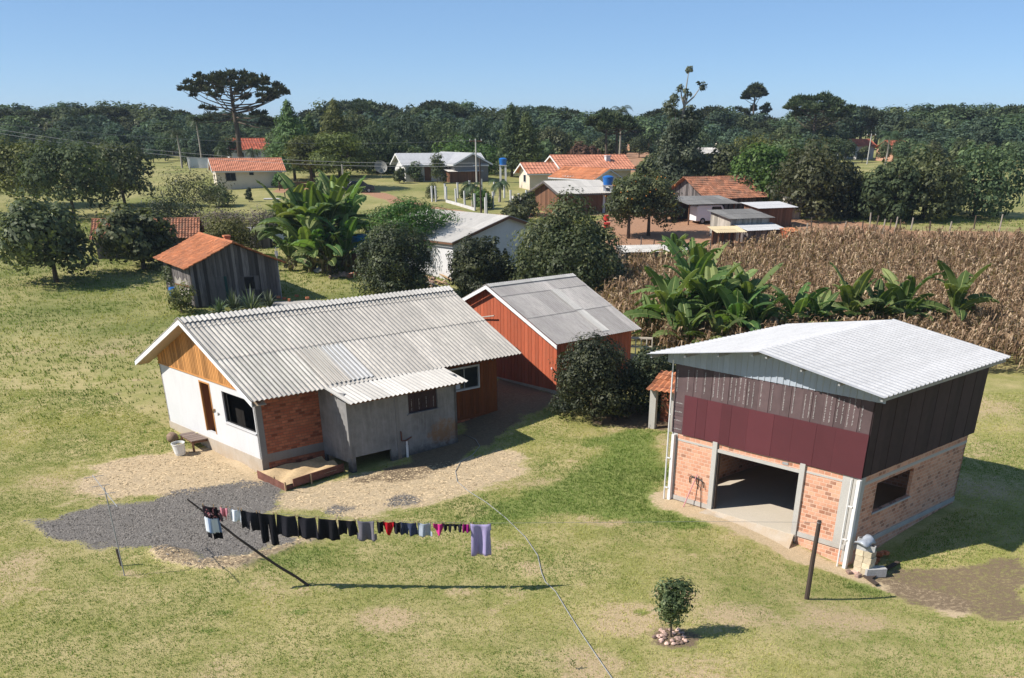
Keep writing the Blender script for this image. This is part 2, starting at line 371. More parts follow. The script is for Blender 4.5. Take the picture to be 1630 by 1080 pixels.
def wall(mb, plane, at_, a0, a1, z0, z1, holes=(), th=.15, sgn=1, m=0):
    """wall sheet with real openings; plane 'x': lies at x=at_, runs along y; th goes towards +sgn (inside)"""
    A = sorted({a0, a1, *[h[0] for h in holes], *[h[1] for h in holes]}); Z = sorted({z0, z1, *[h[2] for h in holes], *[h[3] for h in holes]})
    P = (lambda a, z, d: (at_ + d * sgn, a, z)) if plane == 'x' else (lambda a, z, d: (a, at_ + d * sgn, z))
    inh = lambda a, z: any(h[0] < a < h[1] and h[2] < z < h[3] for h in holes)
    for i in range(len(A) - 1):
        for j in range(len(Z) - 1):
            if inh((A[i] + A[i + 1]) / 2, (Z[j] + Z[j + 1]) / 2): continue
            for d in (0, th):
                mb.add([P(A[i], Z[j], d), P(A[i + 1], Z[j], d), P(A[i + 1], Z[j + 1], d), P(A[i], Z[j + 1], d)], [(0, 1, 2, 3)], m)
    for (b0, b1, y0, y1) in list(holes) + [(a0, a1, z0, z1)]:
        c = [(b0, y0), (b1, y0), (b1, y1), (b0, y1)]
        for q in range(4):
            (p, r), (s, t) = c[q], c[(q + 1) % 4]
            mb.add([P(p, r, 0), P(s, t, 0), P(s, t, th), P(p, r, th)], [(0, 1, 2, 3)], m)
def boards(mb, plane, at_, a0, a1, z0, top, w=.16, gap=.012, th=.03, out=-1, holes=(), m=0, cover=0, ragged=0):
    """vertical boards, each a box, tops following top(a)"""
    n = max(1, int(round((a1 - a0) / w))); w = (a1 - a0) / n
    for i in range(n):
        x0 = a0 + i * w + gap / 2; x1 = a0 + (i + 1) * w - gap / 2; lv = random.random(); xm = (x0 + x1) / 2
        segs = [(z0, None)]
        for h in holes:
            if h[0] < xm < h[1]: segs = [(z0, h[2]), (h[3], None)]
        for s0, s1 in segs:
            t0, t1 = (top(x0), top(x1)) if s1 is None else (s1, s1)
            if min(t0, t1) <= s0 + .01: continue
            s0r = s0 + ragged * random.random()
            d0, d1 = (at_, at_ + out * (th + .006 * random.random())) if out > 0 else (at_ + out * (th + .006 * random.random()), at_)
            if plane == 'y': p = [(x0, d0, s0r), (x1, d0, s0r), (x1, d1, s0r), (x0, d1, s0r), (x0, d0, t0), (x1, d0, t1), (x1, d1, t1), (x0, d1, t0)]
            else: p = [(d0, x1, s0r), (d0, x0, s0r), (d1, x0, s0r), (d1, x1, s0r), (d0, x1, t1), (d0, x0, t0), (d1, x0, t0), (d1, x1, t1)]
            mb.hexa(p, m, lv)
def frame(mb, plane, at_, a0, a1, z0, z1, w=.06, d=.08, out=-1, m=0, mull=0):
    lo, hi = sorted((at_ + out * d, at_ - out * .04))
    def bx(p0, p1, q0, q1):
        if plane == 'y': mb.box((p0, lo, q0), (p1, hi, q1), m)
        else: mb.box((lo, p0, q0), (hi, p1, q1), m)
    bx(a0, a1, z0, z0 + w); bx(a0, a1, z1 - w, z1); bx(a0, a0 + w, z0 + w, z1 - w); bx(a1 - w, a1, z0 + w, z1 - w)
    for k in range(mull):
        c = a0 + (a1 - a0) * (k + 1) / (mull + 1); bx(c - w * .3, c + w * .3, z0 + w, z1 - w)
def tiles(mb, o, U, S, Lu, Ls, pw=.26, rl=.36, amp=.035, m=0, step=.035, s=4):
    o = Vector(o); U = Vector(U).normalized(); S = Vector(S).normalized(); N = U.cross(S)
    if N.z < 0: N = -N
    nr = max(2, int(Ls / rl)); nc = max(2, int(Lu / pw)); w = nc * s + 1
    for r in range(nr):
        vs = []; jit = random.uniform(-.008, .008)
        for j in (0, 1):
            f = (r + j * 1.04) / nr * Ls
            for i in range(w):
                sagg = -.03 * math.sin(PI * min(1, f / Ls)) + .012 * math.sin(i * .17 + r * 1.7)
                vs.append(o + U * (Lu * i / (w - 1)) + S * f + N * (amp * math.cos(2 * PI * i / s) + step * j + jit + sagg))
        b = len(mb.l); mb.add(vs, [(i, i + 1, w + i + 1, w + i) for i in range(w - 1)], m)
        for c in range(nc):
            lv = min(1, max(0, random.gauss(.5, .2)))
            for q in range(s): mb.l[b + c * s + q] = lv
# ------------------------------------------------------------------ camera, sun, sky
cam = bpy.data.cameras.new('camera'); co = bpy.data.objects.new('camera', cam); COL.objects.link(co)
R = Vector((1, 0, 0)); Uv = Vector((0, math.sin(TH), math.cos(TH))); Fw = Vector((0, math.cos(TH), -math.sin(TH)))
R2 = R * math.cos(ROLL) + Uv * math.sin(ROLL); U2 = Uv * math.cos(ROLL) - R * math.sin(ROLL)
mw = Matrix((R2, U2, -Fw)).transposed().to_4x4(); mw.translation = (0, 0, H); co.matrix_world = mw
cam.sensor_width = 36; cam.sensor_fit = 'HORIZONTAL'; cam.lens = 36 * F / 1630; cam.clip_start = .5; cam.clip_end = 12000
cam.shift_x = -(PX - 815) / 1630; cam.shift_y = (PY - 540) / 1630
sc.camera = co
SUN_EL, SUN_AZ = 42.0, 254.5
ld = bpy.data.lights.new('sun', 'SUN'); ld.energy = 5.0; ld.angle = math.radians(.53); ld.color = (1, .945, .86)
lo = bpy.data.objects.new('sun', ld); COL.objects.link(lo)
e, a = math.radians(SUN_EL), math.radians(SUN_AZ)
sdir = Vector((math.sin(a) * math.cos(e), math.cos(a) * math.cos(e), math.sin(e)))
lo.rotation_euler = sdir.to_track_quat('Z', 'Y').to_euler(); lo.location = (-60, 0, 80)
w = bpy.data.worlds.new('World'); sc.world = w; w.use_nodes = True; nt = w.node_tree
sky = nt.nodes.new('ShaderNodeTexSky'); sky.sky_type = 'NISHITA'; sky.sun_disc = False
sky.sun_elevation = e; sky.sun_rotation = a; sky.altitude = 3500; sky.air_density = .85; sky.dust_density = 0; sky.ozone_density = 6
bg = nt.nodes['Background']; bg.inputs[1].default_value = .094; sm = nt.nodes.new('ShaderNodeMix'); sm.data_type = 'RGBA'; sm.inputs[0].default_value = .30; sm.inputs[7].default_value = (2.7, 4.5, 6.6, 1); nt.links.new(sky.outputs[0], sm.inputs[6]); nt.links.new(sm.outputs[2], bg.inputs[0])
sc.view_settings.view_transform = 'Standard'; sc.view_settings.look = 'None'; sc.view_settings.exposure = .45; sc.view_settings.gamma = 1
sc.cycles.max_bounces = 6; sc.cycles.transparent_max_bounces = 8; sc.cycles.use_denoising = True
# ------------------------------------------------------------------ noise and masks
def vnoise(x, y, seed=0):
    xi = np.floor(x).astype(np.int64); yi = np.floor(y).astype(np.int64); fx = x - xi; fy = y - yi
    fx = fx * fx * (3 - 2 * fx); fy = fy * fy * (3 - 2 * fy)
    def h(a, b):
        n = (a * 374761393 + b * 668265263 + seed * 974634541) & 0x7fffffff
        n = ((n ^ (n >> 13)) * 1274126177) & 0x7fffffff
        return ((n ^ (n >> 16)) & 0xffff) / 65535.
    return (h(xi, yi) * (1 - fx) + h(xi + 1, yi) * fx) * (1 - fy) + (h(xi, yi + 1) * (1 - fx) + h(xi + 1, yi + 1) * fx) * fy
def fbm(x, y, s, seed=0, o=4):
    return sum(vnoise(x / s * 2 ** k, y / s * 2 ** k, seed + k) * .5 ** k for k in range(o)) / (2 - .5 ** (o - 1))
def polymask(X, Y, poly, soft=.6, rag=.8, seed=1, ns=1.5):
    """soft mask of a ground polygon with a ragged edge"""
    poly = np.array([(p[0], p[1]) for p in poly]); ins = np.zeros(X.shape, bool); d = np.full(X.shape, 1e9)
    for i in range(len(poly)):
        x0, y0 = poly[i]; x1, y1 = poly[(i + 1) % len(poly)]
        c = ((y0 > Y) != (y1 > Y)) & (X < (x1 - x0) * (Y - y0) / (y1 - y0 + 1e-12) + x0); ins ^= c
        L2 = (x1 - x0) ** 2 + (y1 - y0) ** 2 + 1e-9
        t = np.clip(((X - x0) * (x1 - x0) + (Y - y0) * (y1 - y0)) / L2, 0, 1)
        d = np.minimum(d, np.hypot(X - x0 - t * (x1 - x0), Y - y0 - t * (y1 - y0)))
    s = np.where(ins, d, -d) + (fbm(X, Y, ns, seed) - .5) * 2 * rag
    return np.clip(s / soft + .5, 0, 1)
def pxpoly(pts): return [at(*p) for p in pts]
def spot(X, Y, px, py, r, ky=1.):
    p = at(px, py); return np.clip(1.3 - np.hypot((X - p.x), (Y - p.y) * ky) / r + (fbm(X, Y, r * .8, 11) - .5) * 1.1, 0, 1)
GRAVEL = [(200, 805), (330, 770), (452, 763), (462, 780), (452, 800), (420, 818), (470, 845), (452, 868), (400, 890), (322, 893), (262, 868), (120, 880), (60, 840)]
TAN1 = [(150, 735), (290, 720), (345, 712), (418, 745), (420, 770), (340, 775), (262, 790), (120, 800)]
TAN2 = [(440, 800), (462, 778), (560, 765), (720, 735), (800, 722), (826, 735), (818, 755), (770, 775), (700, 800), (600, 822), (500, 820), (420, 822)]
SHADEDIRT = [(560, 770), (720, 700), (785, 640), (800, 600), (890, 628), (850, 650), (812, 680), (730, 735), (640, 765)]  # brown soil between the houses, with their shadow also put into its colour
BUSHDIRT = [(930, 650), (1062, 640), (1066, 688), (1000, 684), (950, 676)]  # dark soil round the bushes
BERM = [(230, 880), (275, 872), (330, 895), (400, 890), (455, 868), (520, 850), (500, 866), (440, 890), (380, 906), (310, 912), (240, 900)]
LUSH = [(960, 690), (1065, 685), (1068, 780), (1120, 840), (1040, 830), (900, 820), (780, 830), (790, 790), (900, 760)]
BARNDIRT = [(1040, 792), (1066, 775), (1150, 815), (1200, 832), (1265, 872), (1350, 912), (1450, 930), (1560, 960), (1520, 985), (1395, 932), (1330, 915), (1260, 890), (1180, 850), (1110, 828), (1070, 812)]
RIGHTDIRT = [(1375, 915), (1640, 880), (1640, 1000), (1440, 965)]
YARD = [(970, 335), (1080, 318), (1250, 345), (1300, 350), (1450, 368), (1640, 372), (1640, 400), (1400, 385), (1250, 392), (1150, 400), (1090, 420), (990, 412), (960, 380)]
ROAD = [(570, 305), (612, 308), (648, 321), (760, 341), (850, 340), (990, 335), (1100, 322), (1100, 327), (960, 342), (840, 348), (700, 342), (628, 326), (590, 311)]
FIELD2 = [(1000, 285), (1050, 243), (985, 243), (960, 262), (975, 280)]
PATH3 = [(440, 300), (560, 297), (560, 303), (440, 308)]
def TUFT(gx_, gy_, gz_, br, lu, name, label, h0, h1, wk):
    n = len(gx_); V = np.zeros((n, 3, 3, 3)); hgt_ = rng.uniform(h0, h1, n) * (1 + .6 * lu)
    for k in range(3):
        th = rng.uniform(0, 2 * PI, n); ox = rng.normal(0, .05 * wk, n); oy = rng.normal(0, .05 * wk, n); wd = rng.uniform(.008, .018, n) * wk; ln = rng.uniform(.2, 1.1, n) * hgt_; bx, by = gx_ + ox, gy_ + oy
        V[:, k, 0] = np.stack([bx - wd * np.sin(th), by + wd * np.cos(th), gz_ - .01], -1); V[:, k, 1] = np.stack([bx + wd * np.sin(th), by - wd * np.cos(th), gz_ - .01], -1)
        V[:, k, 2] = np.stack([bx + ln * np.cos(th), by + ln * np.sin(th), gz_ + hgt_], -1)
    dry = np.clip(.12 + .52 * (fbm(gx_, gy_, 3.5, 51) - .5) * 2 + .5 + .3 * br - .45 * lu + rng.normal(0, .085, n), 0, 1)
    tag(link_mesh(name, np_mesh(name, V.reshape(-1, 3), np.arange(n * 9).reshape(-1, 3), L_['grass'], lv=np.repeat(dry, 3))), label, 'grass', kind='stuff')
def build_ground():
    gx = np.unique(np.concatenate([np.linspace(-6000, -400, 20), np.linspace(-400, -110, 40), np.arange(-110, -26, 1.2), np.arange(-26, 22, .17), np.arange(22, 110, 1.2), np.linspace(110, 400, 40), np.linspace(400, 6000, 20)]).round(3))
    gy = np.unique(np.concatenate([np.linspace(-300, 10, 20), np.arange(10, 22, 1.), np.arange(22, 56, .17), np.arange(56, 120, .6), np.arange(120, 340, 1.6), np.linspace(340, 1000, 40), np.linspace(1000, 9000, 20)]).round(3))
    X, Y = np.meshgrid(gx, gy); Z = ground(X, Y)
    A = np.zeros(X.shape + (4,)); B = np.zeros(X.shape + (4,)); A[..., 3] = B[..., 3] = 1
    A[..., 0] = polymask(X, Y, pxpoly(GRAVEL), 1.3, 1.3, 3)
    sand = np.maximum(polymask(X, Y, pxpoly(TAN1), 1.2, 1.2, 5), polymask(X, Y, pxpoly(TAN2), 1.5, 1.4, 6))
    berm = polymask(X, Y, pxpoly(BERM), .3, .5, 9)
    A[..., 1] = np.clip(np.maximum(np.maximum(sand, berm * .9), polymask(X, Y, pxpoly(BARNDIRT), .6, .6, 16) * .85), 0, 1)
    for q in ((640, 800, 1.0), (545, 812, .8)): A[..., 0] = np.maximum(A[..., 0], spot(X, Y, *q[:2], q[2]) * .8)
    lush = polymask(X, Y, pxpoly(LUSH), 2.0, 2.2, 13) * .9
    for q in ((355, 980, .5, 1.4), (335, 1005, .45, 1.4), (478, 978, .45, 1.4), (1020, 976, .4, 1.4), (850, 805, 1.0, 1), (1380, 935, 1.4, 1.2), (480, 895, 1.6, 1.)): lush = np.maximum(lush, spot(X, Y, *q) * .62)
    A[..., 2] = lush
    dirt = np.maximum(polymask(X, Y, pxpoly(SHADEDIRT), .8, .9, 15), polymask(X, Y, pxpoly(BUSHDIRT), .8, .9, 14))  # bare soil; the patch between the houses also carries painted shade
    dirt = np.maximum(dirt, polymask(X, Y, pxpoly(RIGHTDIRT), .6, .8, 17) * .62)
    dirt = np.maximum(dirt, polymask(X, Y, pxpoly(YARD), 2., 2.5, 18, 5)); dirt = np.maximum(dirt, polymask(X, Y, pxpoly(ROAD), 1.2, .8, 19, 4))
    dirt = np.maximum(dirt, polymask(X, Y, pxpoly(FIELD2), 3, 3., 20, 8)); dirt = np.maximum(dirt, polymask(X, Y, pxpoly(PATH3), 1, .8, 21, 4))
    dirt = np.maximum(dirt, spot(X, Y, 1068, 1018, .8))
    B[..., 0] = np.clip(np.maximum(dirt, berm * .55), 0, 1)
    bare = np.clip((fbm(X, Y, 4.5, 31) - .43) * 3.0, 0, 1) * .62
    bare = np.maximum(bare, np.clip((fbm(X, Y, 1.4, 35) - .64) * 5, 0, 1) * .6)
    for q in ((955, 830, 1.3), (1000, 990, 1.6), (1180, 985, 2.0), (1320, 990, 2.2), (850, 905, .7), (930, 1065, 1.4), (1080, 950, 1.2), (620, 990, 1.5)): bare = np.maximum(bare, spot(X, Y, *q) * .75)
    bare = np.where(lush > .3, bare * .35, bare); B[..., 1] = bare
    B[..., 2] = np.clip((Y - 58) / 12, 0, 1)
    Z = Z + (.05 + .22 * fbm(X, Y, .7, 42)) * berm + np.where((Y < 56) & (A[..., 0] > .3), (fbm(X, Y, .6, 41) - .4) * .10 * A[..., 0], 0) + np.where(Y < 56, (fbm(X, Y, .35, 44) - .5) * .03, 0)
    Z = Z + sand * (fbm(X, Y, .5, 47) - .45) * .09 * (Y < 60)
    p = Vector((-12.7, 43.6)); Z = Z + .34 * np.exp(-((X - p.x) ** 2 / .8 + (Y - p.y) ** 2 / .7))
    nx, ny = len(gx), len(gy); i = np.arange(nx * ny).reshape(ny, nx)
    q = np.stack([i[:-1, :-1], i[:-1, 1:], i[1:, 1:], i[1:, :-1]], -1).reshape(-1, 4)
    t = NT('ground'); ma = t.attr('ma', 'Color'); mb_ = t.attr('mb', 'Color')
    sa = t.n('ShaderNodeSeparateColor'); t.l(ma, sa.inputs[0]); sb = t.n('ShaderNodeSeparateColor'); t.l(mb_, sb.inputs[0])
    n1 = t.noise(.5, 6, .65); n2 = t.noise(6, 5, .7); n3 = t.noise(28, 4, .7)
    fine = t.ramp(n3, [(.25, .55), (.75, 1.45)])
    def edge(s, k=1.2): return t.ramp(t.math('ADD', s, t.math('MULTIPLY', t.math('SUBTRACT', n2, .5), k)), [(.35, 0), (.65, 1)])
    grass = t.mix(t.ramp(n2, [(.35, 0), (.7, 1)]), (.235, .235, .075), (.34, .31, .115))
    grass = t.mix(t.ramp(n1, [(.4, 0), (.62, 1)]), grass, (.42, .35, .165))
    grass = t.mix(t.math('MULTIPLY', edge(sb.outputs[1], .9), .85), grass, t.mix(n2, (.44, .33, .19), (.52, .38, .25)))
    grass = t.mix(t.math('MULTIPLY', edge(sa.outputs[2], .9), .8), grass, t.mix(n2, (.135, .19, .045), (.225, .265, .07)))
    mead = t.mix(t.ramp(t.noise(.13, 6, .65), [(.38, 0), (.62, 1)]), (.19, .20, .065), (.35, .31, .135))
    mead = t.mix(t.ramp(t.noise(1.1, 5, .7), [(.5, 0), (.8, .5)]), mead, (.11, .14, .045))
    grass = t.mix(sb.outputs[2], grass, mead)
    col = t.mix(edge(sa.outputs[1]), grass, t.mix(n2, (.42, .315, .19), (.57, .45, .30)))
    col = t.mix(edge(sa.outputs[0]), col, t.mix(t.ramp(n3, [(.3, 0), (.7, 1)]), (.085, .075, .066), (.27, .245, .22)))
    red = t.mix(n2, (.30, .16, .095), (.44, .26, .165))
    near = t.mix(n2, (.10, .075, .048), (.26, .19, .125))  # soil tone lowered so the colour itself carries the house shadow
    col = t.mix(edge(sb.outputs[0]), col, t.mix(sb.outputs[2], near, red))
    col = t.mix(1., col, fine, 'MULTIPLY')
    t.bump(t.math('ADD', n3, n2), .6, .05); mat = t.done(col, .95, .1)
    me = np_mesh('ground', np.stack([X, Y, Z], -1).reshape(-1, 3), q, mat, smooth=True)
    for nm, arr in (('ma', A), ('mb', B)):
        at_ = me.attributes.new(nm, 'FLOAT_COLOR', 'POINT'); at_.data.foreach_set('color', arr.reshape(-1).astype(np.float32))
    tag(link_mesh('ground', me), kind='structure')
    # grass tufts on the lawn (stuff)
    n = 360000; gx_ = rng.uniform(-33, 36, n); gy_ = 21 + 33 * rng.random(n) ** 1.08
    keep = np.abs(gx_) < .62 * gy_ + 2; gx_, gy_ = gx_[keep], gy_[keep]
    ix = np.clip(np.searchsorted(gx, gx_), 0, nx - 1); iy = np.clip(np.searchsorted(gy, gy_), 0, ny - 1)
    no = np.maximum.reduce([A[iy, ix, 0], A[iy, ix, 1], B[iy, ix, 0] * .9]); br = B[iy, ix, 1]; lu = A[iy, ix, 2]
    r = rng.random(len(gx_)); keep = (no < .35 * r + .12) & (r > br * .75)
    # keep clear of house and barn floors
    hx, hy = gx_ - HO[0], gy_ - HO[1]; u = hx * math.sin(HA) + hy * math.cos(HA); v = -hx * math.cos(HA) + hy * math.sin(HA)
    keep &= ~((u > -.1) & (u < 13.6) & (v > -.1)) & ~((u > 2.9) & (u < 9.2) & (v > -2.4))
    hx, hy = gx_ - BO[0], gy_ - BO[1]; u = hx * math.cos(BA) - hy * math.sin(BA); v = hx * math.sin(BA) + hy * math.cos(BA)
    keep &= ~((u > -.3) & (u < 8.8) & (v > -.25) & (v < 8.3))
    gx_, gy_, br, lu = gx_[keep], gy_[keep], br[keep], lu[keep]; n = len(gx_); gz_ = Z[np.clip(np.searchsorted(gy, gy_), 0, ny - 1), np.clip(np.searchsorted(gx, gx_), 0, nx - 1)]
    TUFT(gx_, gy_, gz_, br, lu, 'grass', 'short sun-bleached grass covering the yard between house and shed', .025, .06, 1.)
    n = 110000; gx_ = rng.uniform(-75, 70, n); gy_ = rng.uniform(45, 125, n); k = (np.clip(np.searchsorted(gy, gy_), 0, ny - 1), np.clip(np.searchsorted(gx, gx_), 0, nx - 1)); keep = (rng.random(n) < np.clip((gy_ - 44) / 20, 0, 1)) & ((gx_ < -13) | (gy_ > 62)) & ((gx_ < 3) | (gy_ > 118)) & (B[k][:, 0] < .2) & (np.abs(gx_) < .62 * gy_ + 4); gx_, gy_, gz_ = gx_[keep], gy_[keep], Z[k][keep]; TUFT(gx_, gy_, gz_, np.zeros(len(gx_)), fbm(gx_, gy_, 9., 61) * .55, 'meadow_grass', 'rougher green grass behind the pale roofed house', .05, .15, 2.6)
    def scatter(name, label, cat, m, chan, x0, x1, y0, y1, cnt, size, flat, mat):
        xs = rng.uniform(x0, x1, cnt); ys = rng.uniform(y0, y1, cnt); k = (np.clip(np.searchsorted(gy, ys), 0, ny - 1), np.clip(np.searchsorted(gx, xs), 0, nx - 1)); keep = m[k][:, chan] > .35 + .4 * rng.random(cnt)
        hx, hy = xs - HO[0], ys - HO[1]; u = hx * math.sin(HA) + hy * math.cos(HA); v = -hx * math.cos(HA) + hy * math.sin(HA); keep &= ~((u > -.1) & (u < 13.6) & (v > -.1)) & ~((u > -.5) & (u < 9.2) & (v > -2.5))
        xs, ys = xs[keep], ys[keep]; zs = Z[k][keep]; n_ = len(xs); a = rng.uniform(0, 2 * PI, n_); s_ = size * rng.uniform(.5, 1.6, n_); d = np.stack([np.cos(a), np.sin(a), 0 * a], -1) * s_[:, None]; e_ = np.stack([-np.sin(a), np.cos(a), 0 * a], -1) * (s_ * (flat if flat < 1 else .8))[:, None]; b_ = np.stack([xs, ys, zs], -1); up_ = np.zeros((n_, 3)); up_[:, 2] = s_ * (.22 if flat < 1 else .7)
        V_ = np.stack([b_ - d, b_ - e_, b_ + d, b_ + e_, b_ + up_ + d * .2 * rng.normal(size=(n_, 1))], 1).reshape(-1, 3); i0 = np.arange(n_)[:, None] * 5
        F_ = np.concatenate([i0 + np.array([[0, 1, 4]]), i0 + np.array([[1, 2, 4]]), i0 + np.array([[2, 3, 4]]), i0 + np.array([[3, 0, 4]])])
        tag(link_mesh(name, np_mesh(name, V_, F_, mat, lv=np.tile(rng.random(n_), 4))), label, cat, kind='stuff')
    scatter('gravel', 'dark grey gravel spread in front of the white gable wall', 'gravel', A, 0, -22, -2, 29, 46, 60000, .033, 1, m_plain('gravel_stone', (.18, .163, .147), .95, .2, .3, 20, lvk=.6))
    scatter('wood_shavings', 'pale straw and shavings littering the sandy strip before the annex', 'straw', A, 1, -22, 2, 29, 46, 60000, .06, .16, m_plain('straw_litter', (.52, .40, .25), .95, .1, .2, 20, lvk=.6))
# ================================================================== MAIN HOUSE
HO, HA = (-11.96, 41.78), .817          # front corner and heading of the ridge
BO, BA = (5.21, 38.88), .797
build_ground()
def house():
    L, W = 13.39, 8.94; rt = lambda v: 3.372 + .4494 * (v + 1.107) if v < W / 2 else 3.372 + .4494 * (W - v + 1.107)
    r = thing('house', 'long house with pale corrugated roof, white gable wall and bare cement annex in front', 'house', (HO[0], HO[1], 0), PI / 2 - HA)
    # sunlit gable wall
    b = MB(); door = (3.95, 4.95, .98, 3.22); win = (.2, 2.88, 1.75, 3.08)
    wall(b, 'x', 0, 0, W, .66, 3.4, [door, win], .15, 1)
    b.obj('gable_wall', M['plaster_white'], r)
    b = MB(); b.box((-.03, 0, -.25), (.15, W, .66)); b.box((.15, .03, -.3), (L - .1, W - .03, .60)); b.obj('foundation', M['foundation'], r)
    b = MB(); boards(b, 'x', .02, -.0, W, 3.42, lambda v: rt(v) - .04, .15, .034, .04, -1); b.box((-.045, -.02, 3.36), (-.001, W + .02, 3.42), 0, .6); b.obj('gable_cladding', M['wood_honey'], r)
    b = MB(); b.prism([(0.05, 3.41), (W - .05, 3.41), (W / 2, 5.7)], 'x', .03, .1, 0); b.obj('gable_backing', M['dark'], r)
    # door and window of the gable
    b = MB(); b.box((-.02, 3.95, .98), (.14, 4.01, 3.22)); b.box((-.02, 4.89, .98), (.14, 4.95, 3.22)); b.box((-.02, 4.01, 3.16), (.14, 4.89, 3.22))
    fr = b.obj('door_frame', M['wood_honey'], r); b = MB(); b.hexa([(.05, 4.86, .98), (.09, 4.88, .98), (.8, 4.5, .98), (.78, 4.45, .98), (.05, 4.86, 3.14), (.09, 4.88, 3.14), (.8, 4.5, 3.14), (.78, 4.45, 3.14)]); d = b.obj('door', M['wood_orange'], r)
    b = MB(); b.tube([(.62, 4.5, 2.0), (.6, 4.44, 2.0), (.55, 4.44, 2.02)], .015); b.obj('handle', M['metal_grey'], d)
    b = MB(); frame(b, 'x', .1, .2, 2.88, 1.75, 3.08, .04, .03, -1, 0, 0); b.box((.095, 2.62, 1.79), (.11, 2.66, 3.04)); wf = b.obj('window_frame', M['black'], r)
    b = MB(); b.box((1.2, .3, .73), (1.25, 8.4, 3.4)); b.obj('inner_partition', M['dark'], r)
    b = MB(); b.box((-.06, .15, 1.70), (.02, 2.93, 1.748)); b.obj('window_sill', M['plaster_white'], r)
    # front: brick bay, concrete corner and beam
    b = MB(); wall(b, 'y', 0, .28, 3.15, .86, 3.45, [], .15, 1); b.obj('brick_wall', M['brick_red'], r)
    b = MB(); b.box((.0, -.012, -.2), (.279, .149, 3.7)); b.box((.28, -.008, .5), (3.15, .149, .858)); b.obj('corner_column', M['plaster_grey'], r)
    b = MB(); b.box((.28, .0, -.2), (3.15, .12, .499)); b.obj('brick_plinth', M['brick_red'], r)
    # orange boarded wall
    wh = (9.3, 12.25, 1.88, 3.0)
    b = MB(); wall(b, 'y', .03, 8.9, L, .6, 3.6, [wh], .1, 1); boards(b, 'y', .03, 8.9, L, .6, lambda u: 3.62, .17, .014, .03, -1, [wh]); boards(b, 'x', L, 0, W, .6, lambda v: rt(v) - .05, .17, .014, .03, 1)
    b.box((8.9, -.03, .50), (L + .04, .03, .60)); b.obj('boarded_wall', M['wood_orange'], r)
    b = MB(); b.box((8.95, 0.01, -.3), (L, .15, .5)); b.obj('brick_footing', M['brick_red'], r)
    b = MB(); frame(b, 'y', .0, 9.3, 12.25, 1.88, 3.0, .07, .05, -1, 0, 0); wf = b.obj('window_frame', M['fascia'], r)
    b = MB(); b.box((9.37, .02, 1.95), (12.18, .03, 2.93)); b.obj('pane', M['glass'], wf)
    b = MB(); frame(b, 'y', .01, 9.37, 11.3, 1.95, 2.93, .03, .02, -1, 0, 1); frame(b, 'y', .01, 11.3, 12.18, 1.95, 2.93, .03, .02, -1); b.obj('sash', M['metal_grey'], wf)
    b = MB()
    vs = [(10.55 + .06 * i, .012 + .004 * math.sin(i * 1.9) - .014, z) for z in (1.99, 2.6) for i in range(9)]
    b.add(vs, [(i, i + 1, 10 + i, 9 + i) for i in range(8)]); b.obj('curtain', M['curtain'], wf)
    # back wall
    b = MB(); wall(b, 'y', W, 0, L, .6, 3.45, [], .12, -1); b.obj('back_wall', M['wood_orange'], r)
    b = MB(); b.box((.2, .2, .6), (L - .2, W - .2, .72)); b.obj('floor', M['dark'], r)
    # main roof
    up = Vector((0, -1, -.4494)).normalized(); dn = Vector((0, 1, -.4494)).normalized(); Ls = (W / 2 + 1.107) / abs(up.y)
    b = MB(); corr(b, (-.676, W / 2, 5.89), (1, 0, 0), up, L + 1.352, Ls, .228, .029, (0, .085, .11, .50, 1), step=.022)
    corr(b, (-.676, W / 2, 5.89), (1, 0, 0), dn, L + 1.352, Ls, .228, .029, (0, .11, .52, 1), step=.022)
    ro = b.obj('roof', M['cement'], r, solid=.014)
    b = MB(); corr(b, (-.69, W / 2, 5.955), (1, 0, 0), up, L + 1.38, .42, .228, .029, (0, 1), step=.012); corr(b, (-.69, W / 2, 5.955), (1, 0, 0), dn, L + 1.38, .42, .228, .029, (0, 1), step=.012); b.obj('ridge_cap', M['cement_light'], ro, solid=.014)
    b = MB(); corr(b, (4.2, W / 2 - 3.0, 5.905 - 3.0 * .4494), (1, 0, 0), up, 1.2, 2.62, .228, .029, (0, 1), step=.03)
    b.obj('replacement_sheet', m_sheet('new_white_sheet', (.60, .585, .57), (.42, .40, .37), .5, 2.), ro, solid=.012)
    b = MB(); corr(b, (3.0, W / 2 - 3.0, 5.90 - 3.0 * .4494), (1, 0, 0), up, 1.2, 2.62, .228, .029, (0, 1), step=.026)
    b.obj('faded_sheet', m_sheet('faded_cream_sheet', (.54, .485, .42), (.36, .31, .25), .6, 2.), ro, solid=.012)
    for s in (1, -1):
        b = MB(); z0 = lambda v: rt(v) - .06
        v0, v1 = (-1.1, W / 2) if s > 0 else (W / 2, W + 1.1)
        b.hexa([(-.70, v0, z0(v0) - .13), (-.66, v0, z0(v0) - .13), (-.66, v1, z0(v1) - .13), (-.70, v1, z0(v1) - .13), (-.70, v0, z0(v0) + .05), (-.66, v0, z0(v0) + .05), (-.66, v1, z0(v1) + .05), (-.70, v1, z0(v1) + .05)])
        b.obj('fascia_board', M['fascia_bright'], r)
        b = MB(); b.hexa([(-.655, v0, z0(v0) - .12), (-.02, v0, z0(v0) - .12), (-.02, v1, z0(v1) - .12), (-.655, v1, z0(v1) - .12), (-.655, v0, z0(v0) - .1), (-.02, v0, z0(v0) - .1), (-.02, v1, z0(v1) - .1), (-.655, v1, z0(v1) - .1)]); b.obj('eave_lining', M['soffit'], r)
    b = MB()
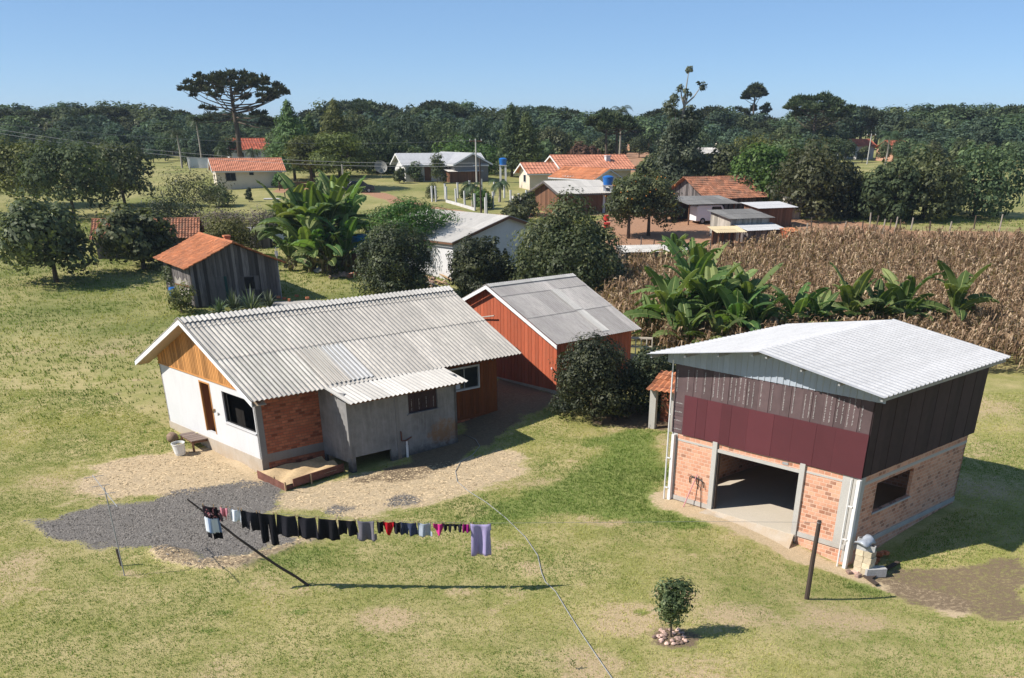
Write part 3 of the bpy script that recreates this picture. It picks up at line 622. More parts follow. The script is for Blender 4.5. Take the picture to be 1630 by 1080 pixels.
    for u in np.arange(-.3, L + .5, .9): b.hexa([(u, -1.0, rt(-1.0) - .16), (u + .06, -1.0, rt(-1.0) - .16), (u + .06, .3, rt(.3) - .16), (u, .3, rt(.3) - .16), (u, -1.0, rt(-1.0) - .06), (u + .06, -1.0, rt(-1.0) - .06), (u + .06, .3, rt(.3) - .06), (u, .3, rt(.3) - .06)])
    b.obj('rafters', M['wood_brown'], r)
    # cement annex with its own roof
    b = MB(); wn = (6.28, 7.92, 1.97, 3.02)
    wall(b, 'y', -2.2, 3.08, 9.02, -.4, 3.06, [wn, (3.3, 5.2, -.3, .6)], .14, 1); wall(b, 'x', 3.08, -2.06, 0, -.35, 3.3, [(-1.9, -.1, -.35, .35)], .14, 1); wall(b, 'x', 9.02, -2.2, .0, -.4, 3.3, [], .14, -1)
    b.box((6.2, -2.26, 1.90), (8.0, -2.16, 1.965)); an = b.obj('annex_wall', M['annex'], r)
    for q0, q1 in (((3.0, -2.28, .6), (3.1, -2.14, 3.0)), ((5.55, -2.215, .0), (5.75, -2.19, 3.0))):
        b = MB(); b.box(q0, q1); b.obj('concrete_pilaster', M['plaster_grey'], an)
    b = MB(); boards(b, 'y', -2.1, 6.28, 7.92, 1.97, lambda u: 3.02, .41, .01, .02, -1)
    for k in range(4): script(b, (6.5 + k * .41, -2.127, 2.05), (0, 0, 1), (1, 0, 0), .48, .035, (0, -1, 0), 1)
    b.obj('window_cover', [M['tar_dark'], M['mark']], an)
    s2 = Vector((0, -1, -.19)).normalized()
    b = MB(); corr(b, (2.72, -.86, 3.45), (1, 0, 0), s2, 6.42, 2.12, .236, .03, (0, 1), step=.02); b.obj('annex_roof', M['cement_light'], r, solid=.012)
    b = MB(); b.box((2.9, -2.75, 2.98), (9.05, -2.69, 3.06)); b.box((2.9, -1.4, 3.16), (9.05, -1.33, 3.26)); b.obj('annex_rafters', M['wood_brown'], r)
    b = MB(); b.tube([(6.02, -2.26, -.1), (6.02, -2.26, .62)], .06, 10); b.tube([(6.02, -2.26, .62), (6.02, -2.26, .82)], .045, 8)
    dp = b.obj('drain_pipe', M['white_metal'], r); b = MB(); b.tube([(5.75, -2.22, 1.28), (5.75, -2.26, 1.25), (5.75, -2.26, .88), (5.98, -2.26, .84), (6.3, -2.26, .95)], .03, 6); b.obj('elbow', M['rust'], dp)
    return r
def script(b, o, U, Wd, L, h, N, m=0):
    """a run of small print-like strokes (illegible lettering) standing 2 mm proud"""
    o = Vector(o); U = Vector(U); Wd = Vector(Wd); N = Vector(N) * .002; x = 0
    while x < L:
        k = random.random(); w = .012 + .014 * random.random()
        if k < .14: x += .03; continue
        if k < .45: p = [o + U * x, o + U * (x + w), o + U * (x + w) + Wd * h, o + U * x + Wd * h]
        elif k < .75: p = [o + U * x, o + U * (x + w), o + U * (x + w + .02) + Wd * h * .7, o + U * (x + .02) + Wd * h * .7]
        else: p = [o + U * x + Wd * h * .05, o + U * (x + .045) + Wd * h * .05, o + U * (x + .045) + Wd * h * .4, o + U * x + Wd * h * .4]
        p = [q + N for q in p]; b.add(p, [(0, 1, 2, 3)], m); x += w + .012
house()
def in_house(u, v, z=0): return Vector((HO[0] + u * math.sin(HA) - v * math.cos(HA), HO[1] + u * math.cos(HA) + v * math.sin(HA), z))
# sandbox of formwork boards beside the brick bay
def sandbox():
    p = in_house(-.35, -.62); r = thing('sandbox', 'brown formwork boards boxing in a bed of sand below the brick bay', 'sandbox', (p.x, p.y, 0), PI / 2 - HA)
    for a, b_, n in (((0, .55, .12), (-.02, -.85, .10), 0), ((-.02, -.87, .10), (-.05, -1.8, .08), 1), ((.36, -1.78, .2), (1.3, -1.60, .2), 0), ((1.3, -1.60, .2), (3.2, -1.25, .18), 1)):
        b = MB(); b.bar(a, b_, .035, .34, 0, random.random()); b.obj('board', M['rust'], r)
    b = MB(); b.bar((-.05, -1.8, .03), (.36, -1.72, .03), .035, .2); b.obj('board', M['rust'], r)
    for q in ((-.05, -1.84, 0), (.0, -.86, 0), (1.3, -1.64, 0)):
        b = MB(); b.box((q[0] - .03, q[1] - .03, -.2), (q[0] + .03, q[1] + .03, .34)); b.obj('stake', M['wood_tan'], r)
    n = 14; vs = [(.0 + 3.2 * i / n, -1.76 + .18 * (i / n) * 2.4 + (1.76 + .5 - .43 * i / n) * j / n, .17 + .10 * math.sin(i * .8) * math.sin(j * .7) + .03 * random.random() + .08 * (j / n)) for j in range(n + 1) for i in range(n + 1)]
    b = MB(); b.add(vs, [(j * (n + 1) + i, j * (n + 1) + i + 1, (j + 1) * (n + 1) + i + 1, (j + 1) * (n + 1) + i) for j in range(n) for i in range(n)]); b.obj('sand_bed', M['sand'], r, smooth=True)
sandbox()
# ================================================================== RED BOARDED HOUSE
def red_house():
    L, hw, ze, zr = 6.27, 5.38, 2.71, 5.22; W = 2 * hw; k = (zr - ze) / (hw + .39); rt = lambda v: zr - k * abs(v - hw)
    r = thing('boarded_house', 'red boarded house with grey sheet roof behind the pale roofed house', 'house', (.858, 53.35, .871), PI / 2 - .8); r.scale = (.933,) * 3
    b = MB(); b.box((.03, .03, -.2), (L - .03, W - .03, 2.7)); b.prism([(.03, 2.7), (W - .03, 2.7), (hw, rt(hw) - .1)], 'x', .03, L - .03)
    boards(b, 'x', .03, 0, W, .15, lambda v: rt(v) - .08, .29, .02, .03, -1); boards(b, 'y', .03, 0, L, .15, lambda u: 2.86, .29, .02, .03, -1); b.obj('boarded_wall', M['wood_red'], r)
    b = MB(); b.box((-.03, -.03, -.9), (L, W, .149)); b.obj('footing', M['foundation'], r)
    b = MB()
    up = Vector((0, -1, -k)).normalized(); dn = Vector((0, 1, -k)).normalized(); Ls = (hw + .39) / abs(up.y)
    for s in (up, dn): corr(b, (-.41, hw, zr + .02), (1, 0, 0), s, L + .82, Ls, .176, .010, (0, .2, .57, 1), step=.02)
    ro = b.obj('roof', M['cement_grey'], r, solid=.012)
    b = MB()
    for s in (up, dn): corr(b, (-.42, hw, zr + .06), (1, 0, 0), s, L + .84, .34, .176, .008, (0, 1))
    b.obj('ridge_cap', M['cement_light'], ro, solid=.012)
    b = MB(); s = up * .0
    for fr, u0 in ((.21, 3.55), (.58, 3.6)):
        P = Vector((u0, hw, zr + .05)) + up * (Ls * fr); corr(b, P, (1, 0, 0), up, .62, Ls * .36, .176, .010, (0, 1))
    b.obj('pale_sheet', M['cement_light'], ro, solid=.01)
    for v0, v1 in ((-.42, hw), (hw, W + .42)):
        b = MB(); q = lambda v: rt(v) - .02
        b.hexa([(-.45, v0, q(v0) - .17), (-.41, v0, q(v0) - .17), (-.41, v1, q(v1) - .17), (-.45, v1, q(v1) - .17), (-.45, v0, q(v0) + .02), (-.41, v0, q(v0) + .02), (-.41, v1, q(v1) + .02), (-.45, v1, q(v1) + .02)]); b.obj('fascia_board', M['fascia_bright'], r)
    b = MB(); b.tube([(-.06, 7.4, 3.15), (-.25, 4.9, 3.62)], .035, 6); b.obj('awning_pole', M['wood_pale'], r)
    b = MB(); b.tube([(-.05, .35, 1.35), (-.28, .12, 1.35)], .04, 6); b.obj('pipe_stub', M['white_metal'], r)
red_house()
# ================================================================== BRICK SHED (BARN)
def barn():
    W, D = 8.32, 8.03; zt = 5.33; za, ze = 6.40, 5.64
    rt = lambda u: za - (za - ze) * abs(u - W / 2) / (W / 2 + .77)
    r = thing('brick_shed', 'tall pink brick shed with maroon and brown cladding, open garage bay and white metal roof', 'shed', (BO[0], BO[1], 0), -BA)
    # brick storey
    b = MB(); wall(b, 'y', 0, .3, 2.1, .24, 2.72, [], .14, 1); wall(b, 'y', 0, 6.12, 7.62, .24, 2.72, [], .14, 1); wall(b, 'y', 0, 2.3, 5.92, 2.49, 2.72, [], .14, 1)
    wall(b, 'x', W, .3, D, .24, 2.4, [(1.2, 3.9, 1.2, 2.28)], .14, -1); wall(b, 'x', W, .3, D, 2.5, 2.72, [], .14, -1)
    wall(b, 'x', 0, .3, D, -.3, 2.72, [(1.25, 2.6, .95, 1.88)], .14, 1); wall(b, 'y', D, 0, W, -.3, 2.72, [], .14, -1)
    b.obj('brick_wall', M['brick_pink'], r)
    b = MB(); b.box((.02, .02, -1.2), (W - .02, D - .02, .06)); b.obj('brick_plinth', M['brick_pink'], r)
    for q0, q1 in (((-.0, -.03, .06), (2.1, .2, .24)), ((6.1, -.03, .06), (W, .2, .24)), ((W - .2, .2, .06), (W + .03, D, .24))):
        b = MB(); b.box(q0, q1); b.obj('sill_beam', M['concrete'], r)
    b = MB(); b.box((.14, .1, .061), (W - .14, D - .14, .12)); b.box((2.1, -.14, .04), (6.1, .1, .118)); b.obj('floor', M['floor'], r)
    b = MB(); b.add([(2.1, -.14, .1), (6.1, -.14, .1), (6.3, -.75, -.42), (1.9, -.7, -.06), (1.9, -.7, -.6), (6.3, -.75, -.9), (6.1, -.14, -.6), (2.1, -.14, -.5)], [(0, 3, 2, 1), (2, 3, 4, 5), (0, 7, 4, 3), (1, 2, 5, 6)]); b.obj('ramp', M['foundation'], r)
    for x0, x1, pr, z1 in ((.02, .3, .01, 2.7), (2.06, 2.27, .09, 2.74), (5.93, 6.14, .09, 2.74), (7.62, 8.02, .015, 2.7)):
        b = MB(); b.box((x0, -pr, -.15 if pr > .05 else .06), (x1, .16, z1)); b.obj('concrete_column', M['concrete'], r)
    b = MB(); b.box((W - .28, .0, -.4), (W + .01, .29, 2.7)); b.obj('concrete_column', M['concrete'], r)
    b = MB(); b.box((2.272, -.05, 2.37), (5.928, .16, 2.486)); b.box((.3, -.012, 2.43), (2.06, .1, 2.50)); b.box((6.14, -.012, 2.43), (7.62, .1, 2.50)); b.box((W - .14, .3, 2.4), (W + .012, D, 2.5)); b.obj('lintel_beam', M['concrete'], r)
    b = MB(); b.box((2.28, .0, .12), (2.34, .12, 2.37)); b.obj('door_jamb', M['wood_post'], r)
    b = MB(); b.box((5.15, -.02, 2.53), (5.4, .01, 2.62)); b.obj('vent_grille', M['metal_grey'], r)
    # upper cladding
    b = MB(); edges = [0]
    while edges[-1] < W - .6: edges.append(edges[-1] + random.uniform(.36, .52))
    edges.append(W)
    for i in range(len(edges) - 1): b.box((edges[i] + .006, -.03 - .012 * (i % 2), 4.0), (edges[i + 1] - .006, .0, zt), 0, random.random())
    for i in range(4): b.box((-.0, -.035 - .006 * (i % 2), 2.72 + .33 * i), (.55, 0, 3.04 + .33 * i), 0, random.random())
    b.box((.0, .0, 2.72), (W, .05, zt), 0, .3)
    for e_ in edges[:-1]:
        for off in (.10,) if random.random() < .55 else (.08, .28):
            if e_ + off < W - .2: script(b, (e_ + off, -.043, 4.28 + .1 * random.random()), (0, 0, 1), (1, 0, 0), random.uniform(.78, .95), .042, (0, -1, 0), 1)
    for i in range(4): script(b, (.08, -.043, 2.86 + .33 * i), (1, 0, 0), (0, 0, 1), .36, .04, (0, -1, 0), 1)
    b.obj('tar_paper_cladding', [M['tar'], M['mark']], r)
    b = MB(); ss = [.52, 1.16, 1.62, 2.3, 2.75, 3.5, 4.6, 5.4, 6.35, 7.1, W + .02]
    for i in range(len(ss) - 1):
        g = .022 if i == 0 else .004
        t = .004 * (i % 2); b.hexa([(ss[i] + g / 2, -.058 - t, 2.70 + .02 * math.sin(i)), (ss[i + 1] - g / 2, -.062 - t, 2.70 + .02 * math.sin(i + .6)), (ss[i + 1] - g / 2, -.046, 2.7), (ss[i] + g / 2, -.046, 2.7), (ss[i] + g / 2, -.05 - t, 4.21), (ss[i + 1] - g / 2, -.052 - t, 4.21), (ss[i + 1] - g / 2, -.045, 4.21), (ss[i] + g / 2, -.045, 4.21)], 0, random.random())
    b.obj('maroon_belt', M['maroon'], r)
    b = MB()
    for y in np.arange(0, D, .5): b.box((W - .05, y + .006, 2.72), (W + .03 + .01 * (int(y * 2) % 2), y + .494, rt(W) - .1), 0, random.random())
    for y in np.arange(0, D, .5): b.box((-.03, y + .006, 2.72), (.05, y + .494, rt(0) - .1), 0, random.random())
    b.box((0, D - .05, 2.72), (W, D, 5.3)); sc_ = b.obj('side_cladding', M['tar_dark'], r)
    b = MB(); b.box((W - .1, 1.15, 1.14), (W + .05, 3.95, 1.198)); b.obj('window_sill', M['concrete'], r)
    b = MB(); n = int((W + .9) / .26)
    for i in range(n):
        x0 = -.4 + i * (W + .8) / n; x1 = x0 + (W + .8) / n; e_ = .02 + .03
        for (p, q, d0, d1) in ((x0, x0 + .17, .0, .0), (x0 + .17, x0 + .19, .0, .025), (x0 + .19, x1 - .02, .025, .025), (x1 - .02, x1, .025, .0)):
            b.add([(p, -.055 - d0, zt - .04), (q, -.055 - d1, zt - .04), (q, -.055 - d1, max(zt - .03, rt(q) - .03)), (p, -.055 - d0, max(zt - .03, rt(p) - .03))], [(0, 1, 2, 3)], 0, i % 3 * .3)
    b.obj('metal_gable', M['zinc_blue'], r, solid=.006)
    b = MB(); b.prism([(0, zt + .0), (W, zt + .0), (W / 2, za - .08)], 'y', D - .06, D); b.obj('back_gable', M['zinc_blue'], r)
    # roof
    k = (za - ze) / (W / 2 + .77); l_ = Vector((-1, 0, -k)).normalized(); r_ = Vector((1, 0, -k)).normalized(); Ls = (W / 2 + .77) / abs(l_.x)
    b = MB()
    corr(b, (W / 2 + .01, -.92, za), (0, 1, 0), l_, D + 1.32, Ls, .30, .035, (0, 1), 'trap'); corr(b, (W / 2 - .01, -.92, za + .005), (0, 1, 0), r_, D + 1.32, Ls, .30, .055, (0, 1), 'trap')
    ro = b.obj('roof', M['zinc'], r, solid=.008)
    b = MB()
    for f in (.06, .35, .65, .97):
        for s in (l_, r_): p = Vector((W / 2, 0, za - .06)) + s * (Ls * f); b.box((p.x - .04, -.8, p.z - .09), (p.x + .04, D + .3, p.z))
    b.obj('purlins', M['metal_grey'], ro)
    # downpipes and steel posts at the front corners
    for x, x2, zb in ((-.02, .12, -.1), (8.06, 8.24, -.75)):
        b = MB(); b.box((x2 - .0, -.17, zb), (x2 + .13, -.03, 2.66)); b.obj('steel_post', M['white_metal'], r)
        top = 5.45 if x < 1 else 2.66
        b = MB(); b.tube([(x + .0, -.2, zb), (x + .0, -.2, top)], .03, 8); dp = b.obj('downpipe', M['white_metal'], r)
        for z in (.5, 1.7, *([3.4] if x < 1 else [])):
            b = MB(); b.box((x + .0, -.215, z), (x2 + .02 if z < 2.7 else x + .06, -.175, z + .04)); b.obj('bracket', M['white_metal'], dp)
barn()
def in_barn(u, v, z=0): return Vector((BO[0] + u * math.cos(BA) + v * math.sin(BA), BO[1] - u * math.sin(BA) + v * math.cos(BA), z))
# ================================================================== WASHING LINE AND YARD THINGS
SHD = Vector((-sdir.x, -sdir.y, 0)).normalized(); COT = 1 / math.tan(math.radians(SUN_EL))
pb = at(1284, 955); ph = height_at(pb, 829)
po = thing('clothesline_post', 'dark round wooden post standing alone on the lawn in front of the pink shed', 'post', pb)
b = MB(); b.tube([(0, 0, -.4), (.0, .01, ph * .5), (.02, .0, ph)], [.085, .08, .07], 9); b.obj('post', M['wood_post'], po, smooth=False)
b = MB(); b.tube([(.02, 0, ph - .07), (.02, 0, ph - .05)], .078, 9); b.obj('wire_band', M['metal_grey'], po)
PT = Vector((pb.x + .02, pb.y, pb.z + ph - .06))
W0 = atz(320, 803, 3.05)
wn = Vector((PT.y - W0.y, -(PT.x - W0.x), 0)).normalized(); wd = Vector((PT.x - W0.x, PT.y - W0.y, 0)).normalized()
def onwire(px, py):
    d = Vector(ray(px, py)); c = Vector((0, 0, H)); return c + d * ((W0 - c).dot(wn) / d.dot(wn))
WP = [(320, 803), (365, 808), (411, 815), (472, 820.5), (536, 826), (597, 828.5), (690, 832), (778, 833), (950, 832), (1120, 830.5)]
def wy(px):
    for (x0, y0), (x1, y1) in zip(WP, WP[1:]):
        if px <= x1: return y0 + (y1 - y0) * (px - x0) / (x1 - x0)
    return 830
wl = thing('washing_line', 'thin wire washing line strung from the leaning prop pole to the dark post', 'clothesline', W0)
stake = at(195, 905)
pts = [onwire(*p) for p in WP] + [PT]
b = MB(); b.tube([Vector(stake) + Vector((0, 0, .5))] + [onwire(316, 812)] + pts, .005, 5); b.v = [tuple(Vector(q) - W0) for q in b.v]; b.obj('wire', M['wire'], wl)
b = MB(); b.tube([(0, 0, -.3), (-.05, 0, .62)], .045, 7); b.v = [tuple(Vector(q) + Vector(stake) - W0) for q in b.v]; b.obj('anchor_stake', M['wood_post'], wl)
p0 = at(492, 937); p1 = atz(298, 795, 3.2)
pp = thing('prop_pole', 'long slender pole leaning over to prop up the washing line', 'pole', p0)
b = MB(); d = p1 - p0; b.tube([Vector((0, 0, 0)) - d * .01] + [d * f + Vector((.02 * math.sin(f * 17), .03 * math.sin(f * 11), -.10 * math.sin(PI * f))) for f in (.12, .25, .38, .5, .62, .75, .88)] + [d], [.052, .046, .048, .042, .044, .038, .036, .033, .026], 8); b.obj('pole', M['wood_post'], pp)
def garment(name, label, cat, x0, x1, yb, mat, shape='rect', fold=.085, ny=12, parts=None):
    if x1 - x0 > 13: x0 -= .7; x1 += .7
    A = onwire(x0, wy(x0)); B = onwire(x1, wy(x1)); xm = (x0 + x1) / 2; T = onwire(xm, wy(xm)); h = T.z - onwire(xm, yb).z; w = (B - A).length
    r = thing(name, label, cat, A - Vector((0, 0, .0)), math.atan2(wd.y, wd.x)); slope = (B.z - A.z)
    ph_ = random.random() * 6
    def strip(bm, fl, fr, t0, t1, nx=12, lo=0.0):
        vs = []
        for j in range(ny + 1):
            t = t0 + (t1 - t0) * j / ny
            for i in range(nx + 1):
                f = i / nx; x = (fl(t) + (fr(t) - fl(t)) * f) * w
                sag = .035 * math.sin(PI * x / w) * (1 - t)
                y = fold * (.25 + t) * math.sin(x / w * 9 + ph_ + t * 1.2) + .35 * fold * math.sin(x / w * 23 + 2 * ph_) * t
                z = slope * x / w - .02 - h * t - sag + .02 * h * math.sin(x / w * 7 + ph_) * t
                vs.append((x, y, z))
        n = nx + 1; bm.add(vs, [(j * n + i, j * n + i + 1, (j + 1) * n + i + 1, (j + 1) * n + i) for j in range(ny) for i in range(nx)])
    def make(nm, mt, strips):
        bm = MB()
        for s in strips: strip(bm, *s)
        bm.obj(nm, mt, r, smooth=True, solid=.012)
    if parts:
        for nm, mt, strips in parts: make(nm, mt, strips)
    elif shape == 'rect': make('cloth', mat, [(lambda t: .02 * t, lambda t: 1 - .02 * t, 0, 1)])
    elif shape == 'flare': make('cloth', mat, [(lambda t: .08 * (1 - t) ** 2 - .02 * t, lambda t: 1 - .08 * (1 - t) ** 2 + .02 * t, 0, 1)])
    elif shape == 'tshirt': make('cloth', mat, [(lambda t: .06 + .05 * math.sin(t * 3), lambda t: .94 - .05 * math.sin(t * 3), 0, .98), (lambda t: -.0, lambda t: .12, .62, .92, 3), (lambda t: .88, lambda t: 1.0, .62, .92, 3)])
    elif shape == 'pants': make('cloth', mat, [(lambda t: .02, lambda t: .98, 0, .32), (lambda t: .02 + .04 * t, lambda t: .50 - .16 * (t - .3), .30, 1 - .06, 6), (lambda t: .50 + .12 * (t - .3), lambda t: .98, .30, 1, 6)])
    elif shape == 'shorts': make('cloth', mat, [(lambda t: .03, lambda t: .97, 0, .45), (lambda t: .03 - .05 * t, lambda t: .5 - .12 * (t - .4), .43, .97, 6), (lambda t: .5 + .12 * (t - .4), lambda t: .97 + .05 * t, .43, 1, 6)])
    elif shape == 'tri': make('cloth', mat, [(lambda t: .5 * max(0, t - .25) / .78, lambda t: 1 - .46 * max(0, t - .25) / .78, 0, 1)])
    elif shape == 'bikini': make('cloth', mat, [(lambda t: 0, lambda t: 1, 0, .3), (lambda t: .08 + .12 * t, lambda t: .47 - .1 * t, .28, .9, 5), (lambda t: .55 + .08 * t, lambda t: .95 - .12 * t, .28, 1, 5)])
    return r
C = {k: m_cloth('fabric_' + k, v) for k, v in dict(black=(.012, .012, .015), charcoal=(.02, .02, .026), pink=(.55, .22, .26), white=(.68, .71, .78), grey=(.15, .14, .165), red=(.42, .012, .02), navy=(.045, .055, .10), ash=(.33, .37, .43), magenta=(.50, .035, .20), plum=(.28, .015, .16), lilac=(.36, .31, .55)).items()}
t = NT('striped_skirt'); x, y, z = t.sep(); t_s = t.ramp(t.math('FRACT', t.math('MULTIPLY', x, 3.6)), [(0, (.62, .66, .72)), (.42, (.55, .60, .68)), (.5, (.10, .15, .26)), (.75, (.20, .27, .40)), (.9, (.62, .66, .72))]); C['stripe'] = t.done(t_s, .95, .1)
t = NT('floral_black'); n = t.noise(11, 3, .6); C['floral'] = t.done(t.ramp(n, [(.55, (.014, .012, .016)), (.62, (.35, .12, .14)), (.68, (.5, .4, .4)), (.74, (.014, .012, .016))]), .95, .1)
t = NT('lilac_dress'); x, y, z = t.sep(); n = t.noise(5, 5, .7, t.map((6, 1, .8)))
C['lilac_fade'] = t.done(t.mix(t.ramp(z, [(0, 0), (1, 1)]) if False else n, t.mix(n, (.17, .12, .34), (.30, .24, .48)), (.42, .38, .52)), .95, .1)
ln_ = lambda a, b_: (lambda t: a + (b_ - a) * t)
garment('dress', 'dress with black floral top and blue striped skirt, first on the washing line', 'dress', 321, 353, 858, None, parts=[
    ('bodice', C['floral'], [(ln_(.02, .02), ln_(.72, .70), 0, .36), (lambda t: .72, lambda t: 1.0 - .15 * t, .08, .42, 5)]),
    ('skirt', C['stripe'], [(ln_(.06, .0), ln_(.68, .80), .34, .80)]), ('hem', C['black'], [(ln_(.1, .1), ln_(.3, .3), .78, .94, 4), (ln_(.36, .36), ln_(.78, .80), .78, .98, 6)])])
garment('top', 'small pink top hanging beside the striped dress', 'top', 350, 362, 827, C['pink'], 'tri')
garment('shorts', 'pale blue white shorts hanging after the pink top', 'shorts', 364, 381, 829, C['white'], 'flare')
garment('shorts', 'wide black shorts hanging between white shorts and long black trousers', 'shorts', 382, 410, 843, C['charcoal'], 'shorts')
garment('trousers', 'long black trousers, the only long legs on the washing line', 'trousers', 411, 437, 866, C['black'], 'pants')
garment('shirt', 'plain black shirt hanging right beside the long trousers', 'shirt', 438, 471, 853, C['charcoal'], 'flare')
garment('shirt', 'plain black shirt in the middle of three black shirts in a row', 'shirt', 472, 503, 856, C['charcoal'], 'flare')
garment('shirt', 'plain black shirt, last of the three, next to bunched black shorts', 'shirt', 505, 536, 858, C['black'], 'flare')
garment('shorts', 'bunched black shorts hanging beside the dark grey t-shirt', 'shorts', 538, 566, 851, C['black'], 'shorts')
garment('t_shirt', 'dark purplish grey t-shirt on the washing line', 't-shirt', 567, 597, 860, C['grey'], 'tshirt')
garment('briefs', 'small black garment between grey t-shirt and red garment', 'underwear', 599, 610, 847, C['black'], 'rect')
garment('briefs', 'bright red pointed garment on the washing line', 'underwear', 610, 626, 852, C['red'], 'tri')
garment('briefs', 'small black garment between red garment and denim shorts', 'underwear', 626, 638, 848, C['charcoal'], 'rect')
garment('shorts', 'faded blue denim shorts on the washing line', 'shorts', 638, 662, 851, C['navy'], 'shorts')
garment('t_shirt', 'pale grey blue t-shirt with ragged hem on the washing line', 't-shirt', 663, 687, 853, C['ash'], 'tshirt')
garment('briefs', 'magenta pointed garment beside the pale t-shirt', 'underwear', 690, 705, 851, C['magenta'], 'tri')
garment('briefs', 'black underwear hanging right after the magenta pointed garment', 'underwear', 705, 719, 845, C['black'], 'bikini')
garment('bikini_top', 'black bikini top hanging before the small plum garment', 'underwear', 721, 735, 845, C['charcoal'], 'bikini')
garment('briefs', 'small plum coloured garment beside the lilac dress', 'underwear', 736, 747, 846, C['plum'], 'flare')
garment('dress', 'long lilac dress at the end of the washing line', 'dress', 749, 780, 883, C['lilac_fade'], 'flare', parts=[('cloth', C['lilac_fade'], [(lambda t: .05 - .04 * t, lambda t: .96 + .05 * t, 0, 1, 20), (lambda t: .0, lambda t: .06, 0, .2, 3), (lambda t: .95, lambda t: 1.02, 0, .2, 3)])])
b = MB(); b.box((-.011, -.016, -.05), (.011, .016, .035)); pm = b.mesh('clothes_peg', M['wood_tan'])
for x in (323, 340, 352, 360, 366, 379, 384, 408, 413, 435, 440, 470, 474, 502, 507, 535, 541, 564, 570, 595, 601, 612, 624, 640, 660, 665, 685, 692, 703, 708, 723, 733, 738, 752, 778):
    p = onwire(x, wy(x)); tag(link_mesh('clothes_peg', pm, None, p, .1), 'small wooden peg gripping the washing line', 'peg', 'pegs on the washing line')
# TV aerial whose shadow falls on the lawn left of the prop pole
def unshadow(px, py, h): return Vector(at(px, py)) - SHD * COT * h + Vector((0, 0, h))
mt = unshadow(362, 902, 3.0); ma_ = thing('tv_aerial', 'thin tv aerial mast with crossbars standing left of the washing line', 'aerial', (mt.x, mt.y, gz(mt.x, mt.y)))
b = MB(); b.tube([(0, 0, -.2), (0, 0, 3.05)], .02, 6); b.obj('mast', M['metal_grey'], ma_)
q0 = unshadow(330, 876, 2.9); q1 = unshadow(382, 930, 2.9); b = MB(); o = Vector(ma_.location); b.tube([q0 - o, q1 - o], .015, 5)
for f in (.05, .35, .6, .95):
    c = q0 + (q1 - q0) * f - o; dv = Vector((q1 - q0)).cross(Vector((0, 0, 1))).normalized() * (.32 - .1 * f); b.tube([c - dv, c + dv], .010, 5)
b.obj('boom', M['metal_grey'], ma_)
# hose
hp = [(738, 693), (757, 703), (764, 714), (752, 726), (733, 738), (725, 752), (728, 768), (745, 783), (775, 803), (805, 828), (836, 858), (856, 888), (862, 915), (868, 932), (884, 948), (900, 972), (925, 1012), (950, 1050), (978, 1088)]
b = MB(); b.tube([Vector(at(*p)) + Vector((0, 0, .03)) for p in hp], .015, 6); ho = b.obj('garden_hose', M['hose'], smooth=True)
tag(ho, 'thin grey garden hose winding across the lawn', 'hose')
# table, tub, planks by the white wall
c4 = [Vector(atz(*q, .62)) for q in ((305, 703), (345, 695), (328, 683), (285, 691))]; o = c4[0].copy(); o.z = gz(o.x, o.y)
tb = thing('work_table', 'low brown wooden table against the white gable wall', 'table', o)
b = MB()
for k in range(5):
    a0 = c4[0].lerp(c4[3], k / 5 + .01) - o; a1 = c4[1].lerp(c4[2], k / 5 + .01) - o; d0 = c4[0].lerp(c4[3], (k + 1) / 5 - .01) - o; d1 = c4[1].lerp(c4[2], (k + 1) / 5 - .01) - o; e_ = Vector((0, 0, -.04)); lv = random.random()
    b.hexa([a0 + e_, a1 + e_, d1 + e_, d0 + e_, a0, a1, d1, d0], 0, lv)
b.obj('tabletop', m_wood('table_wood', (.22, .165, .14), k=.2), tb)
for q, s in zip(c4, ((.08, .06), (-.08, .06), (-.08, -.06), (.08, -.06))):
    ctr = (c4[0] + c4[2]) / 2; d = (ctr - q); d.z = 0; d = d.normalized() * .1; p = q + d - o; b = MB(); b.box((p.x - .04, p.y - .04, -.1), (p.x + .04, p.y + .04, p.z - .042)); b.obj('leg', M['wood_brown'], tb)
for i in (0, 1, 2, 3):
    b = MB(); ctr = (c4[0] + c4[2]) / 2 - o; u_ = (c4[i] - o).lerp(ctr, .12); v_ = (c4[(i + 1) % 4] - o).lerp(ctr, .12); b.bar(u_ - Vector((0, 0, .1)), v_ - Vector((0, 0, .1)), .025, .09); b.obj('apron', M['wood_brown'], tb)
p = Vector(atz(327, 689, .62)); b = MB(); b.hexa([(-.42, -.2, 0), (.3, -.25, 0), (.45, .15, 0), (-.2, .25, 0), (-.42, -.2, .06), (.3, -.25, .03), (.45, .15, .07), (-.2, .25, .05)]); tag(b.obj('paper_sack', m_plain('sack_paper', (.62, .54, .36), .9, .2, .2, 5), loc=p + Vector((0, 0, .002)), bevel=.02), 'flattened pale paper sack lying on the work table', 'sack')
p = Vector(atz(336, 692, .62)); b = MB(); b.hexa([(-.16, -.1, 0), (.14, -.12, 0), (.2, .1, 0), (-.1, .12, 0), (-.12, -.06, .05), (.1, -.08, .07), (.14, .06, .03), (-.06, .08, .06)]); tag(b.obj('rag', m_cloth('lime_rag', (.42, .46, .1)), loc=p + Vector((0, 0, .07)), bevel=.02), 'crumpled yellow green rag on the work table', 'rag')
for i, (px, py, tx, ty, m) in enumerate(((347, 699, 335.5, 638, 'wood_tan'), (350, 702, 340, 642, 'metal_grey'))):
    a_ = Vector(at(px, py)); top = in_house(-.06, 3.75 - .35 * i, 2.15 - .1 * i); b = MB(); b.bar((0, 0, 0), top - a_, .14 if i == 0 else .05, .03); tag(b.obj('plank' if i == 0 else 'metal_bar', M[m], loc=a_), ('tan plank leaning on the white wall beside the door' if i == 0 else 'thin grey bar leaning on the wall next to the tan plank'), 'plank' if i == 0 else 'bar')
